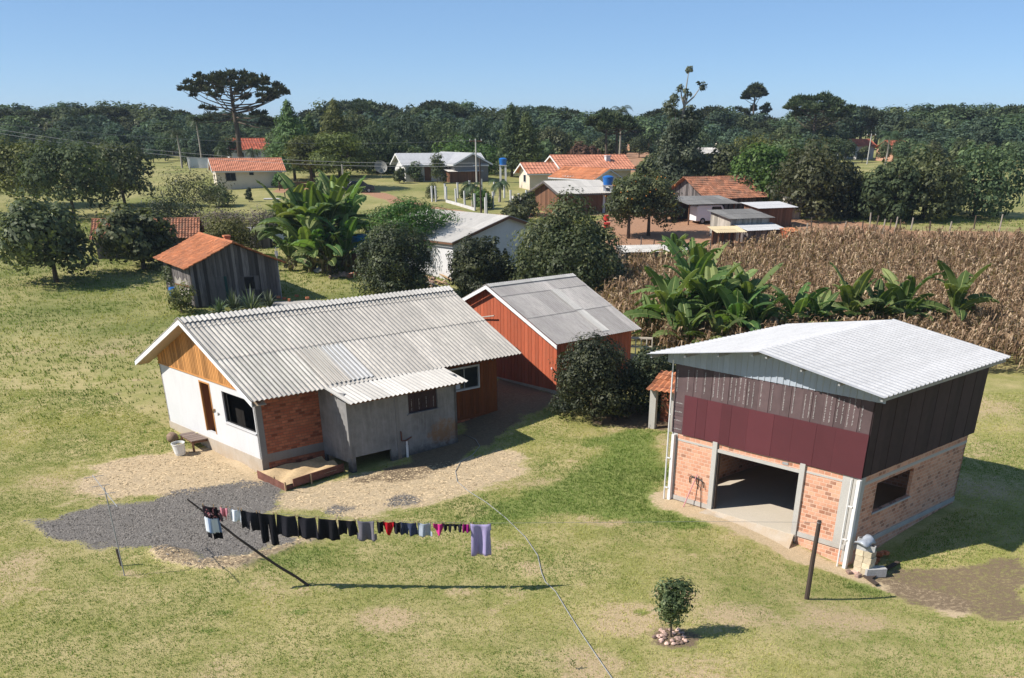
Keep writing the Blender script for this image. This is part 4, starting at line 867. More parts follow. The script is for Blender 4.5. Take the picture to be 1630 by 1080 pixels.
p = Vector(at(288, 726)); r = thing('bucket', 'white plastic tub standing in front of the work table', 'tub', p); r.rotation_euler = (.06, -.05, 0)
b = MB(); b.lathe([(.22, 0), (.25, .1), (.29, .5), (.31, .5), (.31, .54), (.28, .54), (.25, .3), (.0, .3)], (0, 0, 0), 20); b.obj('tub', M['plastic_white'], r, smooth=False)
b = MB(); b.lathe([(.0, .42), (.27, .42), (.27, .43), (.0, .43)], (0, 0, 0), 18); b.obj('contents', m_plain('tub_contents', (.22, .18, .07), .9, .2, .5, 9), r)
p = Vector(at(276, 705)); b = MB(); b.lathe([(.2, 0), (.28, .12), (.25, .3), (.1, .42), (.02, .42)], n=12); tag(b.obj('sack', m_plain('brown_sack', (.26, .18, .13), .9, .2, .4, 6), loc=p, smooth=True), 'lumpy brown sack on the ground behind the white tub', 'sack')
# things at the right corner of the brick shed
bl = in_barn(8.62, -.08); bl.z = gz(bl.x, bl.y) - .02
def blockmesh(nm, x, y, z, mat, hollow=False):
    b = MB(); b.box((0, 0, 0), (x, y, z))
    if hollow:
        for k in (0, 1): b.box((x * (.12 + .45 * k), y * .2, z - .002), (x * (.43 + .45 * k), y * .8, z + .003), 1)
    return b.mesh(nm, [mat, M['dark']] if hollow else mat)
for k in range(4):
    for j in range(2):
        bm = MB(); bm.box((0, 0, 0), (.30, .36, .215), 0, random.random()); o_ = bm.obj('block', M['block_cream'], loc=bl + Vector((0, 0, .218 * k)) + Vector((math.cos(BA), -math.sin(BA), 0)) * (.31 * j + random.uniform(-.01, .02)), rotz=-BA + random.uniform(-.04, .04), bevel=.01)
        tag(o_, 'cream building block in the stack at the shed corner', 'block', 'blocks stacked at the shed corner')
for k in range(3):
    o_ = link_mesh('block', blockmesh('block', .36, .17, .19, M['block_grey'], True), None, bl + Vector((math.cos(BA), -math.sin(BA), 0)) * (.0 + .3 * (k == 1)) + Vector((0, 0, .874 + .193 * (k == 2))) , -BA + .3 * k)
    tag(o_, 'grey hollow block lying on top of the cream block stack', 'block', 'hollow blocks on the cream stack')
b = MB(); b.lathe([(.05, 0), (.34, .02), (.34, .08), (.26, .16), (.15, .24), (.04, .26)], n=14); b.v = [(x * (.95 + .22 * math.sin(7 * y + 9 * z)), y + .1 * math.sin(9 * x), z + .06 * math.sin(11 * x + 5 * y)) for x, y, z in b.v]
tag(b.obj('plastic_bag', m_plain('bag_plastic', (.36, .385, .43), .35, .5, .35, 4), loc=bl + Vector((.26, -.06, 1.07)), smooth=True), 'crumpled pale plastic bag draped on top of the block stack', 'bag')
p = Vector(at(1386, 921)); o_ = link_mesh('concrete_block', blockmesh('concrete_block', .72, .36, .30, M['block_grey'], False), None, p + Vector((-.2, -.1, .02)), -BA + .9); tag(o_, 'large pale grey concrete block lying in front of the block stack', 'block')
for (px, py, dz, rz) in ((1390, 903, .0, .2), (1396, 897, .0, 1.2), (1401, 892, .1, .7), (1408, 890, .12, 2.), (1398, 895, .2, 2.6)):
    p = Vector(at(px, py)); bm = MB(); bm.box((-.12, -.08, 0), (.12, .08, .13), 0, random.random()); o_ = bm.obj('broken_brick', M['clay'], loc=p + Vector((0, 0, dz)), rotz=rz, bevel=.012); tag(o_, 'broken orange brick in the heap behind the concrete block', 'brick', 'broken bricks by the shed corner')
for k, (x0, y0, x1, y1) in enumerate(((1382, 925, 1428, 903), (1376, 920, 1396, 935))):
    a_ = Vector(at(x0, y0)) + Vector((0, 0, .06)); e_ = Vector(at(x1, y1)) + Vector((0, 0, .08)); b = MB(); b.bar((0, 0, 0), e_ - a_, .16, .05); tag(b.obj('dark_board', M['wood_post'], loc=a_), ('long dark board on the soil along the shed side' if k == 0 else 'short dark board under the concrete block'), 'board')
for k, (px, py) in enumerate(((1218, 838), (1226, 843), (1234, 847), (1243, 853), (1250, 858), (1252, 862), (1212, 836), (1350, 917), (1360, 916), (1365, 922))):
    p = Vector(at(px, py)); bm = MB(); bm.box((-.13, -.09, -.03), (.13, .07, .10), 0, random.random()); o_ = bm.obj('rubble_brick', M['stone'], loc=p, rotz=random.random() * 3, bevel=.02); o_.rotation_euler.x = random.uniform(-.4, .4); tag(o_, 'chunk of pale brick rubble in the dirt at the foot of the shed', 'rubble', 'brick rubble at the shed foot')
p = in_barn(1.45, -.1); p.z = gz(p.x, p.y); r = thing('garden_tap', 'bent black pipe and pink rod of a garden tap at the shed wall', 'tap', p, -BA)
b = MB(); b.tube([(-.35, .05, .9), (-.36, .05, 1.12), (-.3, .04, 1.18), (.1, .03, 1.16), (.3, .03, 1.08), (.36, .03, .85)], .022, 6); b.tube([(.0, .02, 1.2), (.02, .0, .95), (.12, .0, .88), (.1, .02, .75)], .018, 6); b.tube([(.3, .05, -.1), (.18, .06, 1.2)], .014, 6); b.obj('pipe', M['black'], r)
b = MB(); b.tube([(-.3, -.3, 0), (.0, .03, 1.3)], .022, 6); b.obj('rod', m_plain('pink_rod', (.6, .28, .3), .6), r)
# small brick oven house behind the shed, breeze block wall
p = Vector(at(1055, 685)); r = thing('oven_shelter', 'little lean-to with orange clay tile roof beside the shed', 'shelter', p, -.5)
b = MB(); tiles(b, (-.75, 1.2, 2.45), (1, 0, 0), (0, -1, -.32), 1.9, 1.9); b.obj('roof', M['tile_orange'], r, solid=.02)
for x in (-.5, .6):
    b = MB(); b.box((x - .16, -.3, -.1), (x + .16, -.05, 1.95)); b.obj('pillar', M['concrete'], r)
b = MB(); b.box((-.6, 1.0, -.1), (1.1, 1.15, 2.3)); b.box((-.6, -.3, 1.951), (1.1, -.15, 2.03)); b.obj('back_wall', M['brick_red'], r)
b = MB(); b.bar((-.1, -.16, 1.4), (.5, .5, .1), .08, .08); b.obj('brace', M['wood_brown'], r)
p = Vector(at(985, 575)); r = thing('breeze_block_wall', 'short white pierced block wall beside the red house', 'wall', p, -.15); p2 = (height_at(p, 536))
b = MB(); n = 6; w_ = .32
for i in range(n + 1): b.box((i * w_ - .03, 0, p2 - 1.05), (i * w_ + .03, .1, p2 - .02))
for z in (p2 - 1.05, p2 - .55, p2 - .06): b.box((-.03, .004, z - .05), (n * w_ + .03, .096, z + .05))
b.box((-.03, .02, -.2), (n * w_ + .03, .09, p2 - 1.1)); b.obj('pierced_blocks', M['plaster_cream'], r)
# ================================================================== VEGETATION BUILDERS
def rnd_unit(n, r): v = r.normal(size=(n, 3)); return v / np.linalg.norm(v, axis=1)[:, None]
def leaf_quads(P, N, size, asp, r):
    n = len(P); T = np.cross(N, rnd_unit(n, r)); T /= np.linalg.norm(T, axis=1)[:, None] + 1e-9; B = np.cross(N, T)
    s = size * r.uniform(.4, 1.65, n)[:, None]; a = asp
    V = np.stack([P - T * s * .5, P + B * s * a * .5 + N * s * .06, P + T * s * .5, P - B * s * a * .5 + N * s * .06], 1)
    return V.reshape(-1, 3), np.arange(n * 4).reshape(-1, 4)
def blob_points(blobs, n, r, shell=(.55, 1.05), up=.25):
    C_ = np.array([b[0] for b in blobs]); R_ = np.array([b[1] for b in blobs]); w = (R_[:, 0] * R_[:, 2]); k = r.choice(len(blobs), n, p=w / w.sum())
    d = rnd_unit(n, r); d[:, 2] += up * r.random(n); d /= np.linalg.norm(d, axis=1)[:, None]
    lump = 1 + .22 * np.sin(d[:, 0] * 5.1 + k) * np.sin(d[:, 1] * 4.7 + 2 * k) + .15 * np.sin(d[:, 2] * 7 + k * 1.7)
    f = (shell[0] + (shell[1] - shell[0]) * np.sqrt(r.random(n))) * lump
    P = C_[k] + d * R_[k] * f[:, None]; N = d / R_[k]; N /= np.linalg.norm(N, axis=1)[:, None]
    bl = r.uniform(.28, .72, len(blobs)); return P, N, k, bl[k]
def leaf_mesh(name, blobs, n, size, mat, seed, asp=.6, shell=(.5, 1.05), jit=.42, up=.25):
    r = np.random.default_rng(seed); P, N, k, bl = blob_points(blobs, n, r, shell, up)
    keep = P[:, 2] > .02; P, N, bl = P[keep], N[keep], bl[keep]
    N = N + jit * rnd_unit(len(N), r) + np.array([0, 0, .25]); N /= np.linalg.norm(N, axis=1)[:, None]
    V, F_ = leaf_quads(P, N, size, asp, r); lv = np.clip(bl + r.normal(0, .2, len(P)), 0, 1)
    return np_mesh(name, V, F_, mat, lv=lv)
def crown(w, h, z0, n, seed, rr=(.26, .40), dome=1.0, d=None):
    r = np.random.default_rng(seed); out = [((0, 0, z0 + h * .5), (w * .30, w * .30, h * .34))]
    for i in range(n):
        a = i * 2.399 + r.uniform(-.4, .4); t = (i + .5) / n; z = z0 + h * (.16 + .70 * t); pr = math.sqrt(max(.04, 1 - ((t - .38) / .66) ** 2)) * dome
        R0 = w * .5 * pr * r.uniform(.55, .8); q = w * r.uniform(*rr) * r.choice([.4, .55, .7, .8])
        out.append(((R0 * math.cos(a), R0 * math.sin(a), z), (q, q, q * r.uniform(.62, .95) * min(1.2, h / w + .25))))
    return out
def trunk_mb(b, h, r0, blobs, seed, limbs=7, m=0, lean=0):
    r = random.Random(seed); top = (lean, 0, h); b.tube([(0, 0, -.25), (lean * .2 + r.uniform(-.05, .05), .03, h * .4), top], [r0 * 1.25, r0, r0 * .6], 8, m)
    for q in r.sample(blobs, min(limbs, len(blobs))):
        c = Vector(q[0]); s = Vector((lean * .6, 0, h * r.uniform(.55, 1.))); mid = s.lerp(c, .5) + Vector((0, 0, -.05 * h)); b.tube([s, mid, c], [r0 * .5, r0 * .32, r0 * .12], 6, m)
def tree(name, label, px, py, w, h, z0, mat, seed, n=5000, size=.3, nb=14, r0=.16, cat='tree', asp=.6, group=None, shell=(.5, 1.05), bark='bark', loc=None, trunk=True, blobs=None, dome=1.0, limbs=7):
    p = loc if loc is not None else at(px, py); t = thing(name, label, cat, p, 0, group)
    bl = blobs or crown(w, h - z0, z0, nb, seed, dome=dome)
    link_mesh('crown', leaf_mesh('crown', bl, n, size, mat, seed, asp, shell), t)
    if trunk:
        b = MB(); trunk_mb(b, z0 + (h - z0) * .45, r0, bl, seed, limbs); b.obj('trunk', M[bark], t, smooth=True)
    return t
def tuft_mesh(cl, n, size, r, mat, spike=.8):
    """clumps of stiff needles: narrow quads pointing outward"""
    C_ = np.array([c[0] for c in cl]); R_ = np.array([c[1] for c in cl]); k = np.repeat(np.arange(len(cl)), n); d = rnd_unit(len(k), r); d[:, 2] = np.abs(d[:, 2]) * .9 + d[:, 2] * .1; d /= np.linalg.norm(d, axis=1)[:, None]
    f = r.uniform(.25, .95, len(k))[:, None]; rad = R_[k][:, None] * np.array([1, 1, .72]); P = C_[k] + d * rad * f
    S = np.cross(d, rnd_unit(len(k), r)); S /= np.linalg.norm(S, axis=1)[:, None]; s = size * r.uniform(.6, 1.3, len(k))[:, None]
    V = np.stack([P - S * s * .22, P + S * s * .22, P + d * s + S * s * .12, P + d * s - S * s * .12], 1).reshape(-1, 3)
    bl = r.uniform(.25, .75, len(cl))[k]; return V, np.arange(len(k) * 4).reshape(-1, 4), np.clip(bl + r.normal(0, .17, len(k)), 0, 1)
def araucaria(seed, h=14., R0=10., zlow=8.6, nl=34, clump=1.05, n=130, size=.6, r0=.42, extra=()):
    r = np.random.default_rng(seed); rr = random.Random(seed); b = MB(); cl = []
    b.tube([(0, 0, -.4), (.12, 0, h * .35), (-.06, .05, h * .7), (0, 0, h * .93)], [r0 * 1.25, r0, r0 * .75, r0 * .35], 9)
    for i in range(nl):
        t = i / (nl - 1); a = i * 2.399 + rr.uniform(-.3, .3); s = Vector((0, 0, zlow + (h * .92 - zlow) * t)); rad = R0 * (1 - .72 * t ** 1.3) * rr.uniform(.62, 1.06)
        zt = h - .5 - (rad / R0) ** 2 * (h * .22) + rr.uniform(-.4, .4); zt = max(zt, s.z + .3)
        e_ = Vector((rad * math.cos(a), rad * math.sin(a), zt)); m1 = s.lerp(e_, .35); m1.z = s.z + (zt - s.z) * .12; m2 = s.lerp(e_, .72); m2.z = s.z + (zt - s.z) * .5
        q = r0 * (.34 - .15 * t); b.tube([s, m1, m2, e_], [q, q * .8, q * .55, q * .25], 5); cl.append((tuple(e_), clump * rr.uniform(.75, 1.15)))
        if rad > R0 * .4:
            c = s.lerp(e_, .74); cl.append(((c.x + rr.uniform(-.9, .9), c.y + rr.uniform(-.9, .9), m2.z + .55), clump * rr.uniform(.6, .95)))
        if rad > R0 * .65:
            for q in range(2):
                a2 = a + rr.choice((-1, 1)) * rr.uniform(.1, .24); f = rr.uniform(.8, 1.0); e2 = Vector((rad * f * math.cos(a2), rad * f * math.sin(a2), zt + rr.uniform(-.1, .5))); b.tube([m2, e2], [.06, .03], 4); cl.append((tuple(e2), clump * rr.uniform(.6, .9)))
    for (hz, a, ln, dz) in extra:
        s = Vector((0, 0, hz)); e_ = Vector((ln * math.cos(a), ln * math.sin(a), hz + dz)); m = s.lerp(e_, .5); m.z -= .3; b.tube([s, m, e_], [.14, .09, .04], 5)
        for f in (1., .82, .66): c = s.lerp(e_, f); cl.append(((c.x, c.y, c.z + .2), clump * .55 * rr.uniform(.7, 1.2)))
    V, F_, lv = tuft_mesh(cl, n, size, r, L_['pine']); return b, V, F_, lv
def palm_mesh(h, seed, nf=15, fl=2.6, mats=None, r0=.16):
    r = random.Random(seed); b = MB(); b.tube([(0, 0, -.3), (.1, 0, h * .5), (0, 0, h)], [r0 * 1.2, r0, r0 * .8], 8)
    f = MB()
    for i in range(nf):
        a = i * 2.399; el = r.uniform(.15, 1.25); L = fl * r.uniform(.8, 1.1); P = Vector((0, 0, h)); pts = [P.copy()]
        for k in range(9): P = P + Vector((math.cos(a) * math.cos(el), math.sin(a) * math.cos(el), math.sin(el))) * (L / 9); pts.append(P.copy()); el -= .26
        lv = r.random() * .8
        for k in range(1, 10):
            d = (pts[k] - pts[k - 1]).normalized(); s = d.cross(Vector((0, 0, 1)))
            if s.length < .01: continue
            s.normalize(); wl_ = fl * .26 * math.sin(PI * (k / 10) ** .7) + .06
            for sg in (-1, 1):
                for o_ in (0, .5):
                    q = pts[k - 1].lerp(pts[k], o_); tip = q + s * sg * wl_ + d * wl_ * .45 - Vector((0, 0, wl_ * .55)); f.add([q, q + d * .09, tip], [(0, 1, 2)], 0, min(1, max(0, lv + r.uniform(-.2, .2))))
    return b, f
def banana_mesh(seed, h=2.2, nl=9, ll=2.5, spread=1.0):
    r = random.Random(seed); st = MB(); st.tube([(0, 0, -.2), (.05, 0, h * .5), (.0, .03, h)], [.15, .12, .08], 9); lf = MB()
    for i in range(nl + 4):
        dead = i >= nl
        a = i * 2.399 + r.uniform(-.4, .4); el = r.uniform(-.4, .3) if dead else r.uniform(.85, 1.5) if i > nl * .35 else r.uniform(.2, .8); L = ll * r.uniform(.7, 1.12); hw = .36 * r.uniform(.8, 1.2) * ll / 2.7; dry = 0
        P = Vector((.04 * math.cos(a), .04 * math.sin(a), h - .25)); n = 12; bend = .5 if dead else r.uniform(.04, .12) * spread; L = min(L, h * .95 + .2) if dead else L; hw = hw * .6 if dead else hw; mi_ = 2 if dead else 0;  pts = [P.copy()]; dirs = []
        for k in range(n): d = Vector((math.cos(a) * math.cos(el), math.sin(a) * math.cos(el), math.sin(el))); dirs.append(d); P = P + d * (L / n); pts.append(P.copy()); el -= bend * (.5 + k / n * 1.3)
        dirs.append(dirs[-1]); lv = min(1, max(.05, r.gauss(.5, .22))); st.tube(pts[:3], [.045, .035, .03], 5)
        roll = r.uniform(-.5, .5)
        for sg in (-1, 1):
            prev = None
            for k in range(2, n + 1):
                t = (k - 2) / (n - 2); w_ = hw * (math.sin(PI * min(1, .10 + .86 * t)) ** .55) * (1 if t < .97 else .4); d = dirs[k]; s = d.cross(Vector((0, 0, 1))).normalized(); u = s.cross(d)
                o_ = (s * math.cos(roll) + u * math.sin(roll)) * sg; up_ = (u * math.cos(roll) - s * math.sin(roll)); e1 = pts[k] + o_ * w_ * .55 + up_ * w_ * .30; e2 = pts[k] + o_ * w_ + up_ * (.28 * w_ - .25 * w_ * t * spread)
                cur = (pts[k], e1, e2)
                if prev:
                    tear = r.random() < .28; q = cur
                    if tear: g = (cur[0] - prev[0]) * .35; q = (cur[0], cur[1] - g * .6, cur[2] - g - up_ * .06)
                    j = r.uniform(-.08, .08); lf.add([prev[0], prev[1], q[1], q[0]], [(0, 1, 2, 3)], mi_, min(1, max(0, lv + j + .04))); lf.add([prev[1], prev[2], q[2], q[1]], [(0, 1, 2, 3)], mi_, min(1, max(0, lv + j)))
                prev = cur
        lf.tube([p + Vector((0, 0, .012)) for p in pts[2:]], [.022] * (n - 3) + [.012, .008], 4, 1, .5)
    return st, lf
M['banana_stem'] = m_wood('banana_stem', (.17, .16, .07), k=.2, stretch=(6, 6, 1.5), wear=(.10, .07, .045), amt=.7)
M['midrib'] = m_plain('banana_midrib', (.30, .34, .12), .6)
BAN = []
for s in range(5):
    st, lf = banana_mesh(100 + s, (1.5, 1.9, 1.1, 2.4, .8)[s], (13, 14, 11, 13, 10)[s], (3.2, 3.5, 2.7, 3.2, 2.3)[s]); BAN.append((st.mesh('pseudostem', M['banana_stem'], True), lf.mesh('leaves', [L_['banana'], M['midrib'], L_['banana_dry']])))
def banana(label, px, py, k, rz, s=1., group='banana plants'):
    p = at(px, py); s *= (.93 if 'clump' in group or 'lone' in group else .9) if 'left clump' not in label else 1.0; t = thing('banana_plant', label, 'banana plant', p, rz, group); t.scale = (s,) * 3
    link_mesh('pseudostem', BAN[k][0], t); link_mesh('leaves', BAN[k][1], t); return t
def shrub(label, px, py, w, h, mat, seed, n=2500, size=.2, nb=9, name='shrub', group=None, asp=.6, z0=.0, loc=None, shell=(.5, 1.05), stem=True):
    p = loc if loc is not None else at(px, py); t = thing(name, label, 'shrub', p, 0, group); bl = crown(w, h - z0, z0, nb, seed)
    link_mesh('foliage', leaf_mesh('foliage', bl, n, size, mat, seed, asp, shell), t)
    if stem:
        b = MB(); trunk_mb(b, h * .4, .05, bl, seed, 5); b.obj('stem', M['bark'], t)
    return t
# ================================================================== NEAR PLANTS
def bush_blobs(w, h, seed, n=26):
    r = np.random.default_rng(seed); out = [((0, 0, h * .45), (w * .36, w * .36, h * .42))]
    for i in range(n):
        a = i * 2.399; t = (i + .5) / n; z = h * (.08 + .78 * t); R0 = w * .5 * math.sqrt(max(.05, 1 - ((t - .32) / .72) ** 2)) * r.uniform(.62, .82); q = w * r.choice([.09, .12, .16, .2, .24]); R0 *= r.uniform(.8, 1.12); out.append(((R0 * math.cos(a), R0 * math.sin(a), z), (q, q, q * .85)))
    for i in range(16):
        a = r.uniform(0, 2 * PI); t = r.uniform(.25, 1.0); R0 = w * .5 * math.sqrt(max(.03, 1 - ((t - .32) / .74) ** 2)) * 1.0; q = w * r.uniform(.035, .065); out.append(((R0 * math.cos(a), R0 * math.sin(a), h * (.08 + .84 * t)), (q, q, q * 1.3)))
    return out
def sapling():
    p = at(1068, 1017); t = thing('sapling', 'small dark leafed sapling ringed with stones on the lawn', 'tree', p)
    h = height_at(p, 921); bl = [((0, 0, h * .32), (.34, .3, .24)), ((-.16, .0, h * .45), (.36, .3, .26)), ((.16, 0, h * .56), (.40, .36, .3)), ((-.1, .05, h * .7), (.46, .4, .3)), ((.22, 0, h * .80), (.42, .36, .28)), ((-.32, 0, h * .84), (.26, .24, .24)), ((.04, .0, h * .9), (.36, .3, .18)), ((-.05, -.1, h * .6), (.42, .36, .3))]
    link_mesh('crown', leaf_mesh('crown', bl, 3600, .085, L_['citrus'], 5, .6, (.3, 1.1)), t)
    b = MB(); trunk_mb(b, h * .6, .03, bl, 3, 6); b.obj('trunk', M['bark'], t)
    ms = []
    for k in range(5):
        b = MB(); s = .5 + .5 * random.random(); b.lathe([(.02, 0), (.07 * s, .0), (.08, .04), (.05 * s, .08), (.01, .085)], n=7, lv=random.random()); b.v = [(x * random.uniform(.8, 1.3), y * random.uniform(.8, 1.2), z) for x, y, z in b.v]; b.l = [k / 4] * len(b.l); ms.append(b.mesh('stone', M['stone']))
    for k in range(44):
        a = random.random() * 2 * PI; q = .12 + .42 * random.random() ** .6; x, y = p.x + q * math.cos(a), p.y - .05 + q * math.sin(a); o = link_mesh('stone', ms[k % 5], None, (x, y, gz(x, y) + .0), random.random() * 6, random.uniform(.5, 1.05)); tag(o, 'small red or white stone in the ring round the sapling', 'stone', 'stones round the sapling')
sapling()
p = at(912, 1066); t = thing('seedling', 'tiny green seedling sprouting at the bottom edge of the lawn', 'seedling', p)
b = MB(); b.tube([(0, 0, -.02), (.01, 0, .3)], [.008, .004], 5); b.obj('stem', M['banana_stem'], t)
b = MB()
for k in range(10): a = k * 2.4; z = .08 + .022 * k; b.add([(0, 0, z), (.06 * math.cos(a + .4), .06 * math.sin(a + .4), z + .03), (.12 * math.cos(a), .12 * math.sin(a), z + .05), (.06 * math.cos(a - .4), .06 * math.sin(a - .4), z + .03)], [(0, 1, 2, 3)], 0, .8)
b.obj('leaves', L_['lime'], t)
tree('round_bush', 'big rounded dark glossy bush against the red boarded house', 943, 666, 4.0, 3.9, .1, L_['bush'], 21, 22000, .12, 22, .09, blobs=bush_blobs(4.0, 3.85, 21, 34), cat='bush', asp=.55, trunk=True, shell=(.62, 1.06))
tree('round_bush', 'dark bush between the big rounded bush and the pink shed', 1034, 656, 3.3, 3.2, .05, L_['bush'], 22, 13000, .125, 16, .07, blobs=bush_blobs(3.3, 3.2, 22), cat='bush', asp=.55, shell=(.6, 1.06))
# banana plants behind the shed
for k, (px, py, v, rz, s, lb) in enumerate((
    (1098, 545, 3, .3, 1.30, 'tallest banana plant with upright leaves behind the dark bush'), (1062, 560, 1, 2.1, 1.08, 'banana plant spreading long leaves toward the red house'), (1128, 555, 1, 4.0, 1.12, 'banana plant leaning right beside the tallest one'),
    (1168, 560, 0, 5.2, 1.2, 'banana plant with drooping leaves over the left shed eave'), (1090, 575, 2, 1.1, 1.1, 'short banana plant in front of the tallest one'), (1138, 575, 4, 3.3, 1.3, 'low young banana plant under the drooping one'), (1200, 560, 2, .9, 1.1, 'banana plant at the right end of the big clump'), (1035, 550, 4, 1.9, 1.25, 'low banana plant at the left end of the big clump'), (1112, 535, 1, 2.9, 1.25, 'banana plant at the back of the big clump'), (1150, 540, 0, 1.5, 1.3, 'banana plant with wide fan at the back right of the big clump'), (1185, 548, 1, 4.6, 1.05, 'banana plant between the big clump and the shed roof row'), (1078, 548, 0, 5.0, 1.25, 'banana plant with arching leaves at the left of the tallest one'))): banana(lb, px, py, v, rz, s, 'banana clump behind the dark bush')
for k, (px, py, v, rz, s, lb) in enumerate((
    (1262, 552, 2, .4, 1.25, 'banana plant with one wide leaf left of the shed ridge'), (1296, 550, 0, 2.7, 1.0, 'banana plant with dark narrow leaf above the shed roof'), (1345, 545, 1, 1.2, 1.05, 'banana plant with tall curled leaf above the shed roof'),
    (1385, 545, 0, 3.9, 1.15, 'banana plant above the shed roof ridge end'), (1430, 540, 2, 5.5, 1.4, 'banana plant at the right end of the row behind the shed'), (1510, 545, 1, 1.9, 1.1, 'banana plant beyond the right corner of the shed roof'))): banana(lb, px, py, v, rz, s, 'banana row behind the shed roof')
banana('lone banana plant behind the clump next to the pale low roof', 1075, 432, 0, .6, .92, 'lone banana'); banana('second banana plant beside the farm yard fence', 1100, 440, 2, 2.6, .95, 'lone banana')
for k, (px, py, v, rz, s, lb) in enumerate((
    (500, 430, 3, .2, 1.45, 'tall banana plant in the middle of the left clump'), (470, 425, 1, 1.7, 1.35, 'banana plant on the left edge of the left clump'), (530, 425, 3, 3.3, 1.45, 'tall banana plant right of centre in the left clump'), (555, 420, 1, 4.4, 1.4, 'banana plant at the right edge of the left clump'), (515, 436, 0, 5.6, 1.3, 'banana plant at the front of the left clump'), (485, 415, 0, 2.5, 1.5, 'banana plant at the back of the left clump'), (545, 410, 1, .9, 1.4, 'banana plant at the back right of the left clump'), (494, 436, 2, .5, 1.35, 'short banana plant low at the front left of the left clump'), (526, 438, 4, 2.9, 1.6, 'short banana plant low at the front middle of the left clump'), (552, 434, 2, 4.9, 1.35, 'short banana plant low at the front right of the left clump'), (463, 432, 4, 1.2, 1.5, 'small banana plant at the left foot of the left clump'))): banana(lb, px, py, v, rz, s, 'banana clump in the left yard')
# middle distance trees
tree('citrus_tree', 'large dense citrus tree in front of the farm yard', 902, 470, 8.6, 7.6, .2, L_['citrus'], 31, 30000, .21, 30, .2, shell=(.58, 1.08), blobs=bush_blobs(8.3, 5.4, 31, 34) + [((0.1, 0, 5.4), (1.9, 1.9, 1.3)), ((.2, 0, 6.4), (1.3, 1.3, .9)), ((1.5, 0, 4.7), (1.5, 1.5, 1.1)), ((-1.6, .4, 4.4), (1.5, 1.5, 1.1)), ((-.7, -.6, 5.6), (1.0, 1.0, .8)), ((2.9, -.5, 3.9), (1.1, 1.1, .9))])
tree('dark_tree', 'dense dark conical evergreen behind the house roof', 632, 473, 5.8, 5.2, .2, L_['dark'], 32, 24000, .16, 24, .16, shell=(.55, 1.06), blobs=bush_blobs(5.6, 4.9, 32) + [((.1, 0, 4.5), (1.2, 1.2, .8))])
tree('dark_tree', 'dark evergreen tree in front of the white building', 766, 473, 4.6, 4.5, .1, L_['dark'], 33, 17000, .17, 20, .14, shell=(.55, 1.06), blobs=bush_blobs(4.6, 4.4, 33))
tree('feathery_tree', 'light green feathery tree in front of the grey roofed white building', 660, 432, 6.8, 5.6, 1.8, L_['lime'], 34, 14000, .22, 16, .12, asp=.35, shell=(.3, 1.1), blobs=[(b_[0], (b_[1][0], b_[1][1], b_[1][2] * .55)) for b_ in crown(6.8, 4.4, 1.3, 24, 34)])
def fruit(t, w, h, z0, n, seed):
    r = random.Random(seed); b = MB()
    for i in range(n):
        a = r.random() * 2 * PI; el = r.uniform(-.5, 1.2); c = Vector((w * .46 * math.cos(a) * math.cos(el), w * .46 * math.sin(a) * math.cos(el), z0 + (h - z0) * (.5 + .46 * math.sin(el)))); q = .07; b.add([c + Vector(d) * q for d in ((1, 0, 0), (-1, 0, 0), (0, 1, 0), (0, -1, 0), (0, 0, 1), (0, 0, -1))], [(0, 2, 4), (2, 1, 4), (1, 3, 4), (3, 0, 4), (2, 0, 5), (1, 2, 5), (3, 1, 5), (0, 3, 5)], 0, .5)
    o = b.obj('fruit', m_plain('orange_fruit', (.55, .2, .02), .5), t); o['kind'] = 'stuff'
for _a in (('orange tree with visible trunk standing left in the farm yard', 1000, 380, 4.8, 5.4, 1.5, 35), ('orange tree with visible trunk standing right in the farm yard', 1032, 376, 5.6, 5.6, 1.6, 36)):
    _t = tree('orange_tree', _a[0], _a[1], _a[2], _a[3], _a[4], _a[5], L_['olive'], _a[6], 8500, .24, 14, .15); fruit(_t, _a[3] * 1.1, _a[4], _a[5], 26, _a[6])
#tree('orange_tree', 'orange tree with visible trunk standing left in the farm yard', 1000, 380, 4.8, 5.4, 1.5, L_['olive'], 35, 7500, .24, 14, .14)
#tree('orange_tree', 'orange tree with visible trunk standing right in the farm yard', 1032, 376, 5.6, 5.6, 1.6, L_['olive'], 36, 9000, .24, 16, .16)
tree('small_tree', 'small light green tree behind the weathered wooden shack', 370, 418, 5.2, 3.6, .8, L_['yellow'], 37, 4500, .22, 14, .1, asp=.4, shell=(.35, 1.1))
for k, (px, py, w_, h_, m, lb) in enumerate(((345, 392, 6.0, 3.2, 'grey', 'grey leafless scrub left behind the shacks'), (405, 388, 5.4, 3.0, 'grey', 'grey leafless scrub right behind the shacks'), (440, 375, 4., 2.2, 'olive', 'scraggly olive shrub beside the banana clump'), (312, 345, 8.0, 4.8, 'olive', 'broad dark hedge bush below the tile roofed cottage'), (285, 385, 6., 4.2, 'dark', 'dark bush above the old tiled roof'), (345, 330, 4.4, 2.6, 'olive', 'low bush in front of the tile roofed cottage'))): shrub(lb, px, py, w_, h_, L_[m], 60 + k, 3600, .2, 12, asp=.35 if m == 'grey' else .6, shell=(.3, 1.1))
